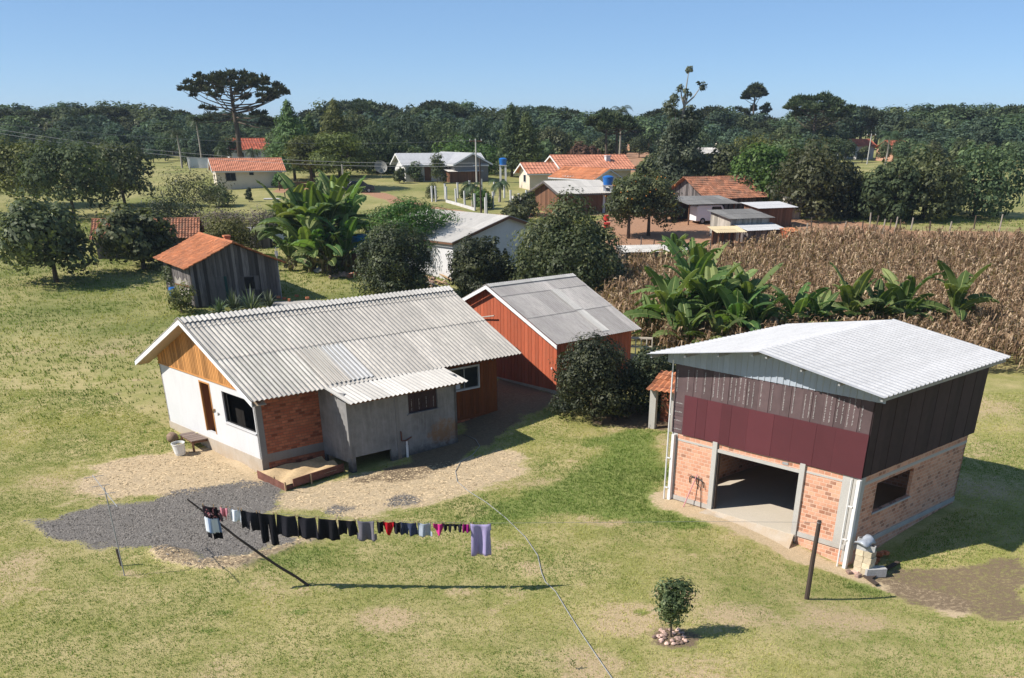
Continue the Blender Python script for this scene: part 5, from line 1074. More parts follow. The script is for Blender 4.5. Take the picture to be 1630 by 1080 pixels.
def yucca(px, py, h, seed, lb, n=70):
    r = random.Random(seed); p = at(px, py); t = thing('agave_plant', lb, 'plant', p, 0, 'spiky plants behind the house'); b = MB()
    for i in range(n):
        a = r.random() * 2 * PI; el = r.uniform(.25, 1.5); L = h * r.uniform(.7, 1.2); w_ = .05; d = Vector((math.cos(a) * math.cos(el), math.sin(a) * math.cos(el), math.sin(el))); s = Vector((-math.sin(a), math.cos(a), 0)) * w_; m = d * L * .6; e_ = d * L - Vector((0, 0, .25 * L * math.cos(el)))
        b.add([s * -1, s, m + s, m - s, e_], [(0, 1, 2, 3), (3, 2, 4)], 0, r.random())
    b.obj('blades', L_['yucca'], t); b = MB(); b.tube([(0, 0, -.1), (0, 0, .4)], [.12, .07], 7); b.obj('stem', M['bark'], t)
yucca(372, 496, 1.5, 1, 'spiky grey green plant on the left of the row under the shack'); yucca(400, 498, 1.7, 2, 'spiky grey green plant in the middle of the row under the shack'); yucca(428, 492, 1.3, 3, 'spiky grey green plant on the right of the row under the shack'); yucca(350, 500, 1.1, 4, 'small spiky plant at the left end of the row under the shack')
shrub('yellow green bush at the corner of the weathered shack', 290, 500, 2.4, 1.7, L_['yellow'], 71, 1800, .16); shrub('leafy palm like bush leaning over the pale board fence', 290, 470, 2.2, 2.6, L_['olive'], 72, 1800, .3, asp=.25)
# maize field
def maize():
    poly = np.array([(q.x, q.y) for q in pxpoly([(945, 535), (968, 470), (985, 440), (1080, 432), (1170, 420), (1260, 396), (1330, 390), (1450, 396), (1700, 402), (1900, 470), (1900, 600), (1280, 590), (1080, 585)])])
    x0, y0 = poly.min(0); x1, y1 = poly.max(0); x1 = min(x1, 62)
    gx_, gy_ = np.meshgrid(np.arange(x0, x1, .40), np.arange(y0, y1, .85)); X = gx_.ravel() + rng.normal(0, .16, gx_.size); Y = gy_.ravel() + rng.normal(0, .24, gx_.size)
    ins = polymask(X, Y, poly, .2, .3, 77) > .5; X, Y = X[ins], Y[ins]; Z = ground(X, Y); n = len(X); h = rng.uniform(1.65, 2.15, n); lean = rng.normal(0, .22, (n, 2))
    Vs = []; Lv = []; base = np.stack([X, Y, Z], -1); top = base + np.stack([lean[:, 0] * h, lean[:, 1] * h, h], -1); pl = rng.uniform(.25, .75, n)
    w_ = np.array([.007, 0, 0]); w2 = np.array([0, .007, 0])
    for w in (w_, w2): Vs.append(np.stack([base - w, base + w, top + w * .4, top - w * .4], 1)); Lv.append(np.clip(pl + .1, 0, 1))
    for k in range(13):
        f = rng.uniform(.3, 1.0, n)[:, None]; P = base + (top - base) * f; a = rng.uniform(0, 2 * PI, n); L = rng.uniform(.3, .8, n)[:, None]; d = np.stack([np.cos(a), np.sin(a), np.zeros(n)], -1); s = np.stack([-np.sin(a), np.cos(a), rng.uniform(-.4, .4, n)], -1) * rng.uniform(.028, .062, n)[:, None]
        m = P + d * L * .45 + np.array([0, 0, .12]) * rng.uniform(-.3, 1.4, n)[:, None]; e_ = m + d * L * .3 - np.array([0, 0, 1.]) * L * rng.uniform(.35, .95, n)[:, None]
        lv = np.clip(pl + rng.normal(0, .2, n), 0, 1)
        Vs.append(np.stack([P - s * .6, P + s * .6, m + s, m - s], 1)); Lv.append(lv); Vs.append(np.stack([m - s, m + s, e_ + s * .3, e_ - s * .3], 1)); Lv.append(lv)
    V = np.concatenate(Vs).reshape(-1, 3); F_ = np.arange(len(V)).reshape(-1, 4)
    tag(link_mesh('maize_crop', np_mesh('maize_crop', V, F_, L_['corn'], lv=np.concatenate(Lv))), 'field of dry brown standing maize behind the banana plants', 'maize', kind='stuff')
maize()
# ================================================================== THE VILLAGE
def g_house(name, label, cat, px, py, az, L, W, hw, rise, wall_m, roof_m, kind='tile', over=.5, flip=False, openings=(), fascia=None, chimney=None, boards_=False, base=.3, group=None, loc=None, gable_m=None, parent=None, off=(0, 0, 0)):
    a = math.radians(az); y0, y1 = (-W, 0) if flip else (0, W); ym = (y0 + y1) / 2; k = rise / (W / 2); rt = lambda y: hw + rise - k * abs(y - ym)
    if parent is None:
        p = loc if loc is not None else at(px, py); r = thing(name, label, cat, p, PI / 2 - a, group)
    else: r = parent
    X0, Y0, Z0 = off
    def sh(b):
        if off != (0, 0, 0): b.v = [(x + X0, y + Y0, z + Z0) for x, y, z in b.v]
        return b
    b = MB(); b.box((.02, y0 + .02, -1.0), (L - .02, y1 - .02, hw)); b.prism([(y0 + .02, hw), (y1 - .02, hw), (ym, rt(ym) - .08)], 'x', .02, L - .02)
    if boards_:
        for pl, at_, a0, a1, o_ in (('x', .02, y0, y1, -1), ('x', L - .02, y0, y1, 1)): boards(b, pl, at_, a0, a1, .0, lambda v: rt(v) - .07, .24, .02, .03, o_, ragged=.12)
        for at_, o_ in ((y0 + .02, -1), (y1 - .02, 1)): boards(b, 'y', at_, 0, L, 0, lambda v: hw - .02, .24, .02, .03, o_, ragged=.12)
    sh(b).obj('wall', M[wall_m], r)
    b = MB()
    for s in (-1, 1):
        S = Vector((0, s, -k)).normalized(); Ls = (W / 2 + over) / abs(S.y); o = (-over, ym, rt(ym) + .03)
        if kind == 'tile': tiles(b, o, (1, 0, 0), S, L + 2 * over, Ls)
        elif kind == 'tile_far': tiles(b, o, (1, 0, 0), S, L + 2 * over, Ls, .5, .6, .04, s=3)
        else: corr(b, o, (1, 0, 0), S, L + 2 * over, Ls, .24 if kind == 'sheet' else .5, .02, (0, .5, 1), samples=4)
    ro = sh(b).obj('roof', M[roof_m], r, solid=.03)
    if kind.startswith('tile'):
        b = MB(); b.tube([(-over - .02, ym, rt(ym) + .05), (L / 2, ym, rt(ym) + .02), (L + over + .02, ym, rt(ym) + .05)], .09, 6); sh(b).obj('ridge_tiles', M[roof_m], ro)
    if fascia:
        for xf in (-over - .04, L + over):
            b = MB()
            for ya, yb in ((y0 - over, ym), (ym, y1 + over)):
                q = lambda y: rt(y) - .01; b.hexa([(xf, ya, q(ya) - .16), (xf + .04, ya, q(ya) - .16), (xf + .04, yb, q(yb) - .16), (xf, yb, q(yb) - .16), (xf, ya, q(ya) + .04), (xf + .04, ya, q(ya) + .04), (xf + .04, yb, q(yb) + .04), (xf, yb, q(yb) + .04)])
            sh(b).obj('fascia_board', M[fascia], r)
        for yf, o_ in ((y0 - over, -.03), (y1 + over, .0)):
            b = MB(); z = rt(y0 - over); b.box((-over, yf + o_, z - .12), (L + over, yf + o_ + .03, z + .0)); sh(b).obj('fascia_board', M[fascia], r)
    for (face, a0, a1, z0, z1, *mt) in openings:
        pl, at_, o_ = {'x0': ('x', .02, -1), 'x1': ('x', L - .02, 1), 'y0': ('y', y0 + .02, -1), 'y1': ('y', y1 - .02, 1)}[face]
        if face[0] == 'y': pass
        else: a0, a1 = sorted((y0 + a0 if not flip else -a0, y0 + a1 if not flip else -a1))
        m = mt[0] if mt else 'fascia'; b = MB(); frame(b, pl, at_, a0, a1, z0, z1, .07, .05, o_, 0, 1 if a1 - a0 > 1.1 else 0); w = sh(b).obj('door' if z0 < .4 else 'window', M[m], r)
        b = MB(); lo, hi = sorted((at_ + o_ * .002, at_ + o_ * .02))
        if pl == 'x': b.box((lo, a0 + .05, z0 + .05), (hi, a1 - .05, z1 - .05))
        else: b.box((a0 + .05, lo, z0 + .05), (a1 - .05, hi, z1 - .05))
        sh(b).obj('pane', M[mt[1] if len(mt) > 1 else 'glass'], w)
    if chimney:
        cx, cy, cw, ch, cm = chimney; b = MB(); b.box((cx - cw, cy - cw, hw), (cx + cw, cy + cw, rt(cy) + ch)); b.box((cx - cw - .06, cy - cw - .06, rt(cy) + ch), (cx + cw + .06, cy + cw + .06, rt(cy) + ch + .12)); sh(b).obj('chimney', M[cm], ro)
    return r
def shed(name, label, px, py, az, L, W, h0, h1, wall_m, roof_m, loc=None, openings=(), over=.4, walls=True, posts=True, group=None):
    """lean-to: roof falls from the back (v=W) to the front (v=0)"""
    p = loc if loc is not None else at(px, py); r = thing(name, label, 'shed', p, PI / 2 - math.radians(az), group); k = (h1 - h0) / W; rt = lambda v: h0 + k * v
    if walls:
        b = MB(); b.hexa([(0, 0, -.6), (L, 0, -.6), (L, W, -.6), (0, W, -.6), (0, 0, h0 - .05), (L, 0, h0 - .05), (L, W, h1 - .05), (0, W, h1 - .05)])
        boards(b, 'x', .0, 0, W, 0, lambda v: rt(v) - .06, .22, .02, .03, -1, ragged=.1); boards(b, 'y', .0, 0, L, 0, lambda v: h0 - .08, .22, .02, .03, -1, ragged=.1); b.obj('wall', M[wall_m], r)
    else:
        for x in (.1, L / 2, L - .1):
            for v in (.1, W - .1): b = MB(); b.box((x - .06, v - .06, -.5), (x + .06, v + .06, rt(v) - .03)); b.obj('post', M['wood_brown'], r)
        b = MB(); b.box((0, W - .05, -.3), (L, W, h1 - .1)); b.obj('back_wall', M[wall_m], r)
    b = MB(); S = Vector((0, -1, -k)).normalized(); corr(b, (-over, W + over, rt(W + over)), (1, 0, 0), S, L + 2 * over, (W + 2 * over) / abs(S.y), .2, .018, (0, .5, 1), samples=4); b.obj('roof', M[roof_m], r, solid=.02)
    return r
# weathered shack on the left
sk = g_house('wooden_shack', 'weathered dark board shack with orange tile roof behind the house', 'shack', 312, 492, -33, 7.4, 6.5, 2.85, 1.35, 'wood_grey', 'tile_orange', 'tile', .5, True, [], None, (6.3, -4.9, .2, .5, 'clay'), True)
b = MB(); frame(b, 'x', -.02, -4.95, -3.55, .95, 1.9, .05, .05, -1); wf = b.obj('window', M['wood_grey'], sk); b = MB(); b.box((-.025, -4.55, 1.05), (-.015, -3.85, 1.85)); b.obj('pane', M['dark'], wf)
for y_ in (-4.9, -3.82): b = MB(); b.box((-.07, y_, .98), (-.045, y_ + .32, 1.88)); b.obj('shutter', M['wood_grey'], wf)
b = MB(); b.box((-.035, -2.5, .05), (-.012, -1.2, 2.0)); dr = b.obj('door', M['wood_grey'], sk); b = MB(); b.box((-.05, -2.55, .05), (-.036, -2.35, 2.0)); b.obj('green_board', m_plain('dark_green_paint', (.01, .05, .045), .7), dr)
b = MB(); boards(b, 'y', 0, -.2, 2.3, 0, lambda u: 1.75 + .12 * math.sin(u * 9), .13, .03, .025, -1, ragged=.1); p = at(311, 489); t = thing('board_fence', 'short fence of pale bleached boards at the left corner of the shack', 'fence', p, PI / 2 - math.radians(-47)); b.obj('boards', M['wood_pale'], t); b = MB(); b.box((0, .0, .4), (2.3, .06, .5)); b.box((0, .0, 1.3), (2.3, .06, 1.4)); b.obj('rails', M['wood_brown'], t)
g_house('tiled_shed', 'low shed with old mottled tile roof behind the weathered shack', 'shed', 330, 410, 78, 8.5, 5.5, 1.7, 1.2, 'wood_grey', 'tile_old', 'tile', .4, loc=at(330, 410) + Vector((-9.2, -1.5, 0)), boards_=True)
shed('outhouse', 'little dark board outhouse between scrub and banana clump', 406, 398, 62, 1.7, 1.5, 1.6, 1.75, 'wood_grey', 'cement_dark', over=.15)
# white building with grey roof
g_house('white_building', 'long white rendered building with pale grey sheet roof in the middle distance', 'building', 723, 449, -43, 11.5, 11.5, 3.0, 1.55, 'plaster_mid', 'cement_light', 'sheet', .35, True, [('x0', 7.0, 8.2, 1.1, 2.2, 'black'), ('x0', 2.6, 3.6, 1.1, 2.2, 'black'), ('y1', 3, 4.4, 1.1, 2.1, 'fascia')], 'wood_brown')
shed('low_shelter', 'low shelter with pale corrugated roof at the edge of the maize', 995, 428, 76, 6.0, 2.6, 1.25, 1.5, 'wood_grey', 'cement_light', over=.2)
# farm on the right
g_house('farmhouse', 'board farmhouse with weathered red tile roof behind the maize', 'house', 1108, 352, 58, 8.6, 7.0, 2.1, 1.75, 'wood_grey', 'tile_old', 'tile', .6, False, [('x0', 2.2, 3.2, 1.0, 1.8, 'wood_grey')], None, None, True, loc=at(1110, 350) + Vector((1.2, 3.0, 0)))
p = at(1100, 360); shed('car_shelter', 'dark grey roofed car shelter in front of the farmhouse gable', 0, 0, 70, 5.6, 4.2, 2.05, 2.5, 'wood_grey', 'cement_dark', loc=p + Vector((-.3, .4, 0)), walls=False)
shed('farm_shed', 'white walled shed with dark grey roof in front of the farmhouse', 1160, 385, 66, 4.6, 3.6, 2.0, 2.45, 'wood_pale', 'cement_dark', loc=at(1160, 384))
shed('farm_lean_to', 'lean-to with white sheet roof below the dark roofed farm shed', 1180, 390, 64, 4.0, 1.9, 1.2, 1.5, 'wood_grey', 'zinc', loc=at(1182, 388) + Vector((.4, -.2, 0)))
shed('farm_lean_to', 'brown walled annex with white sheet roof right of the farmhouse', 1200, 365, 64, 4.4, 2.6, 2.0, 2.3, 'wood_brown', 'zinc', loc=at(1198, 366) + Vector((.5, .2, 0)))
shed('farm_canopy', 'small tan canopy in front of the white walled farm shed', 1140, 392, 74, 2.4, 1.6, 1.3, 1.55, 'wood_grey', 'faded', loc=at(1142, 394), walls=False) if 'faded' in M else None
shed('tall_outhouse', 'narrow white and grey board outhouse beside the log pile', 1257, 350, 62, 1.5, 1.5, 2.0, 2.15, 'wood_pale', 'cement_dark', over=.12)
shed('kennel', 'tiny red kennel with orange roof at the edge of the maize', 1253, 386, 60, 1.5, 1.2, .9, 1.1, 'wood_red', 'orange_sheet', over=.12) if 'orange_sheet' in M else None
for k in range(16):
    p = at(1300 + 20 * random.random(), 349 - 5 * random.random()); a = random.uniform(-.5, .9); L = random.uniform(1.6, 3.2); z = .12 + .09 * (k % 5); b = MB(); b.tube([(-L / 2 * math.cos(a), -L / 2 * math.sin(a), z), (L / 2 * math.cos(a), L / 2 * math.sin(a), z + random.uniform(-.1, .25))], [.1, .07], 6)
    tag(b.obj('log', M['bark_pale' if k % 3 else 'bark'], loc=p), 'pale log in the pile beside the tall outhouse', 'log', 'logs piled beside the outhouse')
for k, px in enumerate((1262, 1282, 1291, 1343, 1372, 1384, 1393, 1405, 1416, 1424, 1432, 1450, 1480, 1510, 1550, 1590)):
    p = at(px, 372 + (6 if k < 3 else -2) + 4 * math.sin(k * 2.1)); hh = random.uniform(1.0, 1.7); b = MB(); b.tube([(0, 0, -.3), (random.uniform(-.15, .15), .05, hh)], [.09, .07], 6); tag(b.obj('fence_post', M['bark_pale' if k % 2 else 'bark'], loc=p), 'crooked weathered fence post along the far edge of the maize', 'post', 'crooked posts beyond the maize')
for k, px in enumerate((1005, 1020, 1040, 1062, 1084, 1096, 1112, 1130, 1142, 1150)):
    p = at(px, 412 - 10 * math.sin(k)); hh = random.uniform(.9, 1.5); b = MB(); b.tube([(0, 0, -.3), (random.uniform(-.1, .1), 0, hh)], [.07, .05], 6); tag(b.obj('yard_post', M['wood_grey' if k % 2 else 'bark'], loc=p), 'thin grey post in the fence of the farm yard', 'post', 'posts round the farm yard')
# vehicles
def car(name, label, px, py, az, paint, L=4.2, W=1.7, van=False):
    p = at(px, py); r = thing(name, label, 'car' if not van else 'van', p, PI / 2 - math.radians(az)); h = 1.45 if not van else 1.85
    prof = [(0, .3), (0, .75), (.1, .95), (.55, 1.0), (1.1, h), (2.7, h), (3.4, .98), (L - .1, .9), (L, .7), (L, .3)] if not van else [(0, .3), (0, h - .15), (.2, h), (3.0, h), (3.5, 1.1), (L - .05, .98), (L, .7), (L, .3)]
    b = MB(); b.prism([(x, z) for x, z in prof], 'y', 0, W); b.obj('body', M[paint], r, bevel=.06)
    gl = [(.75, .98), (1.15, h - .08), (2.62, h - .08), (3.2, .98)] if not van else [(1.7, 1.1), (1.8, h - .15), (2.85, h - .15), (3.25, 1.1)]
    for y in (-.006, W - .004): b = MB(); b.prism(gl, 'y', y, y + .01); b.obj('window', M['glass'], r)
    for x in (.75, L - .8):
        for y in (-.02, W - .16):
            b = MB(); b.tube([(x, y, .32), (x, y + .18, .32)], .32, 14); w = b.obj('wheel', M['rubber'], r); b = MB(); b.tube([(x, y - .008, .32), (x, y + .19, .32)], .18, 10); b.obj('rim', M['metal_grey'], w)
    for y in (.15, W - .4): b = MB(); b.box((L - .02, y, .62), (L + .02, y + .25, .78)); b.obj('headlight', M['plastic_white'], r)
car('parked_van', 'white van parked under the dark roofed farm shelter', 1108, 358, 70, 'car_white', van=True)
car('parked_car', 'dark blue car parked under the broad trees at the meadow edge', 548, 308, 78, 'car_dark')
car('parked_car', 'white car half hidden behind the small dark outhouse', 434, 391, 60, 'car_white')
# tile roofed cottage and farther houses
g_house('cottage', 'cream cottage with orange tile roof on the left meadow', 'house', 347, 303, 70, 9.2, 6.4, 2.5, 1.25, 'plaster_cream', 'tile_new', 'tile', .5, False, [('y0', 1.3, 2.7, 1.1, 2.1, 'wood_grey'), ('y0', 4.6, 5.2, 1.8, 2.3, 'black'), ('x0', 2.6, 3.6, 1.0, 2.0, 'fascia')], 'fascia_bright')
lw = thing('long_white_house', 'long white house with white sheet roof beyond the meadow', 'house', at(646, 290), PI / 2 - math.radians(70))
g_house('', '', '', 0, 0, 70, 12.5, 7.0, 2.4, 1.3, 'plaster_white', 'zinc', 'sheet', .6, False, [('y0', 3.0, 4.0, .1, 2.1, 'wood_brown', 'wood_brown'), ('y0', 5.5, 6.7, 1., 2., 'wood_brown'), ('x0', 2.6, 3.8, 1.0, 2.0, 'fascia')], 'fascia_bright', parent=lw)
lw2 = g_house('white_roofed_wing', 'grey gabled building with white roof at the right of the long white house', 'house', 724, 291, -36, 8.5, 6.2, 2.6, 1.3, 'plaster_grey', 'zinc', 'sheet', .5, True, [], 'fascia_bright')
shed('lean_to', 'lean-to with pale roof and brown walls in front of the grey gable', 716, 291, 62, 5.2, 2.6, 1.5, 1.9, 'wood_brown', 'cement_light', loc=at(716, 291))
ot = g_house('terracotta_house', 'cream house with terracotta tile roof and white chimney', 'house', 893, 306, 68, 11.0, 7.2, 2.6, 1.5, 'plaster_cream', 'tile_new', 'tile_far', .6, False, [('y0', 2., 3.2, 1, 2, 'fascia'), ('y0', 5, 6.2, 1, 2, 'fascia')], 'fascia_bright', (8.0, 2.0, .35, .55, 'plaster_white'), loc=at(896, 300))
g_house('terracotta_annex', 'small white gabled annex with terracotta roof and dark window', 'house', 842, 303, 68, 4.0, 4.2, 2.3, 1.0, 'plaster_cream', 'tile_new', 'tile_far', .6, False, [('x0', 1.4, 2.4, .9, 1.9, 'fascia')], 'fascia_bright', loc=at(843, 303))
g_house('wooden_barn', 'brown board barn with pale grey roof before the terracotta house', 'barn', 893, 344, 63, 6.2, 6.6, 2.35, 1.0, 'wood_brown', 'cement_light', 'sheet', .6, False, [], 'wood_grey', None, True, loc=at(893, 344))
g_house('tiled_cottage', 'white gabled cottage with weathered orange roof behind the blue tank', 'house', 965, 318, -40, 8.5, 4.6, 2.3, 1.0, 'plaster_mid', 'tile_orange', 'tile_far', .4, True, [], 'fascia', loc=at(946, 316))
def tank(px, py, pt, label, r_=.55):
    p = at(px, py); h = height_at(p, pt); t = thing('water_tank', label, 'water tank', p); hb = h - 1.0
    for x, y in ((-.4, -.4), (.4, -.4), (.4, .4), (-.4, .4)): b = MB(); b.box((x - .14, y - .14, -.4), (x + .14, y + .14, hb - .1)); b.obj('leg', M['plaster_white'], t)
    b = MB(); b.box((-.62, -.62, hb - .1), (.62, .62, hb)); b.obj('platform', M['concrete'], t)
    b = MB(); b.lathe([(r_ * .82, 0), (r_, .72), (r_ * 1.04, .74), (r_ * 1.04, .80), (r_ * .7, .92), (r_ * .2, .98)], (0, 0, hb + .001), 18); b.obj('tank', M['tank_blue'], t, smooth=False)
tank(801, 291, 251, 'blue water tank on tall white legs left of the terracotta house', .6); tank(966, 338, 279, 'blue water tank on white legs beside the brown board barn', .62)
p = at(578, 425); t = thing('water_tank', 'bright blue tank half hidden between banana clump and dark tree', 'water tank', p); h = height_at(p, 372); b = MB(); b.lathe([(.75, 0), (.9, .8), (.93, .82), (.8, 1.0), (.1, 1.08)], (0, 0, h - 1.1), 18); b.obj('tank', m_plain('sky_blue_plastic', (.03, .24, .6), .4, .4, .15), t)
b = MB(); b.box((-.8, -.7, -.3), (.8, .7, h - 1.101)); b.obj('stand', M['wood_brown'], t)
p = at(607, 284); t = thing('satellite_dish', 'big pale mesh satellite dish left of the long white house', 'dish', p); b = MB(); b.tube([(0, 0, -.2), (0, 0, 1.3)], .08, 8); b.obj('mast', M['metal_grey'], t)
b = MB(); b.lathe([(.02, 0), (.4, .05), (.75, .17), (1.0, .34)], n=20); q = Matrix.Translation((0, 0, 1.4)) @ Matrix.Rotation(1.0, 4, 'X') @ Matrix.Rotation(.25, 4, 'Y'); b.v = [tuple(q @ Vector(v)) for v in b.v]; b.f = b.f[:-1]; b.m = b.m[:-1]; b.l = b.l[:-1]; b.obj('dish', m_plain('mesh_dish', (.2, .2, .185), .6), t, solid=.02)
# far houses
for (nm, lb, px, py, az, L, W, hw, rise, wm, rm, kd) in (
    ('red_roofed_house', 'red tile roofed house behind the big araucaria trunk', 372, 262, 65, 7.5, 6, 2.6, 1.6, 'plaster_mid', 'tile_red', 'tile_far'), ('far_house', 'house with brown roof at the left edge below the wood', 262, 246, 72, 6.0, 5, 2.6, 1.2, 'plaster_mid', 'tile_old', 'tile_far'),
    ('brick_house', 'unfinished orange brick house on the far slope between umbrella trees and eucalyptus', 1004, 240, 60, 8.5, 6, 3.4, 1.2, 'brick_far', 'tile_old', 'tile_far'), ('far_house', 'cream house with grey roof on the far slope', 1140, 240, 66, 5.2, 5.2, 3.0, .8, 'plaster_cream', 'cement_dark', 'sheet'),
    ('far_house', 'low house with pale grey roof right of the eucalyptus', 1112, 266, 66, 6.5, 5, 2.2, .8, 'plaster_mid', 'cement_light', 'sheet'), ('red_roofed_house', 'small white house with red tile roof on the right slope', 1362, 254, 62, 5.0, 4.6, 2.6, 1.1, 'plaster_white', 'tile_red', 'tile_far'),
    ('far_house', 'orange walled house at the right edge below the wood', 1420, 258, 62, 7.0, 5, 2.6, 1.2, 'brick_far', 'tile_red', 'tile_far'), ('far_house', 'pale house glimpsed between the trees on the right slope', 1258, 226, 66, 7.0, 5, 3.0, 1.0, 'plaster_white', 'cement_light', 'sheet')):
    g_house(nm, lb, 'house', px, py, az, L, W, hw, rise, wm, rm, kd, .45, False, [('y0', 1.2, 2.2, 1, 2, 'fascia'), ('x0', 1.5, 2.5, 1, 2, 'fascia')])
p = at(300, 268); t = thing('white_wall', 'low white garden wall below the palms on the left', 'wall', p, .05); b = MB(); b.box((0, 0, -.5), (9, .2, 1.5)); b.box((-.05, -.03, 1.501), (9.05, .23, 1.6)); b.obj('wall', M['plaster_white'], t)
# white concrete posts, kerb and poles
line1 = [(688, 322), (694, 322), (711, 323), (726, 327), (740, 331), (756, 336)]; line2 = [(709, 318), (729, 316), (748, 312), (767, 309), (787, 312), (803, 316)]; line3 = [(773, 343), (785, 333), (813, 330), (826, 336), (838, 330)]
for k, q in enumerate(line1 + line2 + line3):
    p = at(*q); hh = 1.75; b = MB(); b.box((-.09, -.09, -.4), (.09, .09, hh)); b.box((-.11, -.11, hh), (.11, .11, hh + .06)); tag(b.obj('concrete_post', M['plaster_white'], loc=p, rotz=.5), 'white concrete fence post beside the meadow lane', 'post', 'white concrete posts along the lane')
for lb, pts in (('low white kerb wall along the near row of white posts', line1[2:]), ('low white kerb wall right of the round bush by the lane', [(813, 316), (845, 322)])):
    b = MB(); o = at(*pts[0])
    for q0_, q1_ in zip(pts, pts[1:]): b.bar(at(*q0_) - o + Vector((0, 0, .1)), at(*q1_) - o + Vector((0, 0, .1)), .18, .4)
    tag(b.obj('kerb_wall', M['plaster_white'], loc=o), lb, 'wall')
def pole(px, py, pt, lb, r_=.11, arm=True, m='concrete', tilt=0):
    p = at(px, py); h = height_at(p, pt); t = thing('utility_pole', lb, 'pole', p); b = MB(); b.tube([(0, 0, -.5), (tilt, 0, h)], [r_, r_ * .7], 8); b.obj('pole', M[m], t)
    if arm:
        b = MB(); b.box((tilt - .9, -.05, h - .35), (tilt + .9, .05, h - .25)); ca = b.obj('crossarm', M['wood_brown'], t)
        for x in (-.8, 0, .8): b = MB(); b.tube([(tilt + x, 0, h - .25), (tilt + x, 0, h - .05)], .05, 6); b.obj('insulator', M['plastic_white'], ca)
    return p + Vector((tilt, 0, h - .08))
tops = [pole(759, 300, 221, 'tall concrete utility pole behind the long white house', .13), pole(766, 345, 252, 'dark slender utility pole by the round topiary bush', .11, False, 'wood_post'), pole(775, 347, 308, 'short pale concrete pole by the lane', .13, False), pole(553, 420, 262, 'leaning pale pole among the left banana clump', .1, False, 'bark_pale', .3), pole(1380, 262, 213, 'white utility pole on the right slope', .13), pole(1329, 280, 243, 'thin grey pole in front of the dark trees on the right', .08, False), pole(303, 272, 250, 'short white pole at the left edge of the meadow', .1, False)]
wires = (((200, 232, 150), (760, 224, 150), 0), ((200, 240, 150), (770, 256, 128), 1), ((200, 249, 140), (770, 262, 128), 1))
for k in range(3):
    e_ = tops[0 if k == 0 else 1] + Vector((0, 0, -.1 - .3 * k)); s = Vector((-75, 150 + 2 * k, gz(-75, 150) + 8.5 - .6 * k)); b = MB(); b.tube([s.lerp(e_, f) - Vector((0, 0, 3.2 * 4 * f * (1 - f) * .4)) for f in np.linspace(0, 1, 14)], .022, 4)
    tag(b.obj('overhead_wire', M['wire']), ('upper overhead wire', 'middle overhead wire', 'lowest overhead wire')[k] + ' crossing the trees above the cottage', 'wire')
b = MB(); b.tube([(0, 0, -.3), (0, 0, 3.6)], .035, 6); b.box((-.12, -.02, 3.0), (.12, .0, 3.35)); p = at(449, 478); tag(b.obj('sign_pole', M['metal_grey'], loc=p), 'thin grey metal pole with small plate beside the shack', 'pole')
for k, (px, py, lb, sc_) in enumerate(((548, 440, 'upper tan brick heap by the banana clump', 1.2), (570, 440, 'orange brick heap by the dark tree', 1.0), (690, 452, 'heap of pale rubble below the white building', 1.3), (520, 433, 'small heap of white sacks under the banana clump', 1.0))):
    p = at(px, py); t = thing('rubble_heap' if k < 3 else 'sack_heap', lb, 'heap', p); b = MB(); mt = 'clay' if k == 1 else ('plastic_white' if k == 3 else 'stone')
    for q in range(26): x, y = random.gauss(0, .55) * sc_, random.gauss(0, .4) * sc_; z = max(0, .5 - math.hypot(x, y) * .5) * random.random(); c_ = Vector((x, y, z)); d_ = Vector((random.uniform(-1, 1), random.uniform(-1, 1), random.uniform(-.4, .4))).normalized() * random.uniform(.1, .3); b.bar(c_ - d_, c_ + d_, .16, .10, 0, random.random())
    b.obj('pieces', M[mt], t)
for k, (x0, y0, x1, y1) in enumerate(((664, 440, 715, 462), (672, 452, 712, 470), (688, 436, 722, 455), (655, 462, 700, 470))):
    a_ = Vector(at(x0, y0)) + Vector((0, 0, .25)); e_ = Vector(at(x1, y1)) + Vector((0, 0, .35)); b = MB(); b.bar((0, 0, 0), e_ - a_, .14, .07); tag(b.obj('plank', M['wood_pale' if k % 2 else 'wood_tan'], loc=a_), 'loose plank lying in the woodpile below the white building', 'plank', 'planks below the white building')
# ================================================================== FAR TREES
def place_arau(name, label, px, py, seed, h, group=None, **k):
    p = at(px, py); b, V, F_, lv = araucaria(seed, h, **k); t = thing(name, label, 'tree', p, 0, group); b.obj('trunk', M['bark'], t, smooth=True); link_mesh('crown', np_mesh('crown', V, F_, L_['pine'], lv=lv), t); return t
place_arau('araucaria', 'giant umbrella shaped araucaria standing against the sky on the left', 384, 264, 11, 14.6, R0=10.2, zlow=8.2, nl=34, n=110, clump=.86, size=.5, extra=((8.2, .1, 7.5, 2.2), (7.6, -.4, 6.5, .3), (7.2, .5, 8.0, -.4), (8.0, 2.7, 7.0, .8), (7.4, 3.3, 6.5, -.6), (7.0, -.2, 7.4, -1.2), (8.6, 0.3, 9.4, 2.6)))
place_arau('umbrella_pine', 'left of two umbrella shaped pines with bare dark trunks behind the terracotta house', 963, 272, 12, 8.4, R0=3.6, zlow=5.6, nl=16, clump=.9, n=90, r0=.25)
place_arau('umbrella_pine', 'right of two umbrella shaped pines with bare dark trunks behind the terracotta house', 980, 270, 13, 8.2, R0=3.2, zlow=5.4, nl=15, clump=.9, n=90, r0=.25)
place_arau('araucaria', 'broad spreading araucaria on the right before the wood', 1290, 252, 14, 11.5, R0=7.6, zlow=5.2, nl=40, clump=1.0, n=120, size=.5, r0=.34)
place_arau('araucaria', 'tall thin araucaria with small flat top rising above the right wood', 1194, 234, 15, 14.6, R0=3.0, zlow=10.0, nl=15, clump=1.3, n=110, r0=.3, extra=((6.5, .4, 5, 2), (6.8, 2.4, 5, 2), (6.2, 4, 4.5, 2), (7.4, 5.4, 4.6, 2), (7, 1.4, 4, 2.2)))
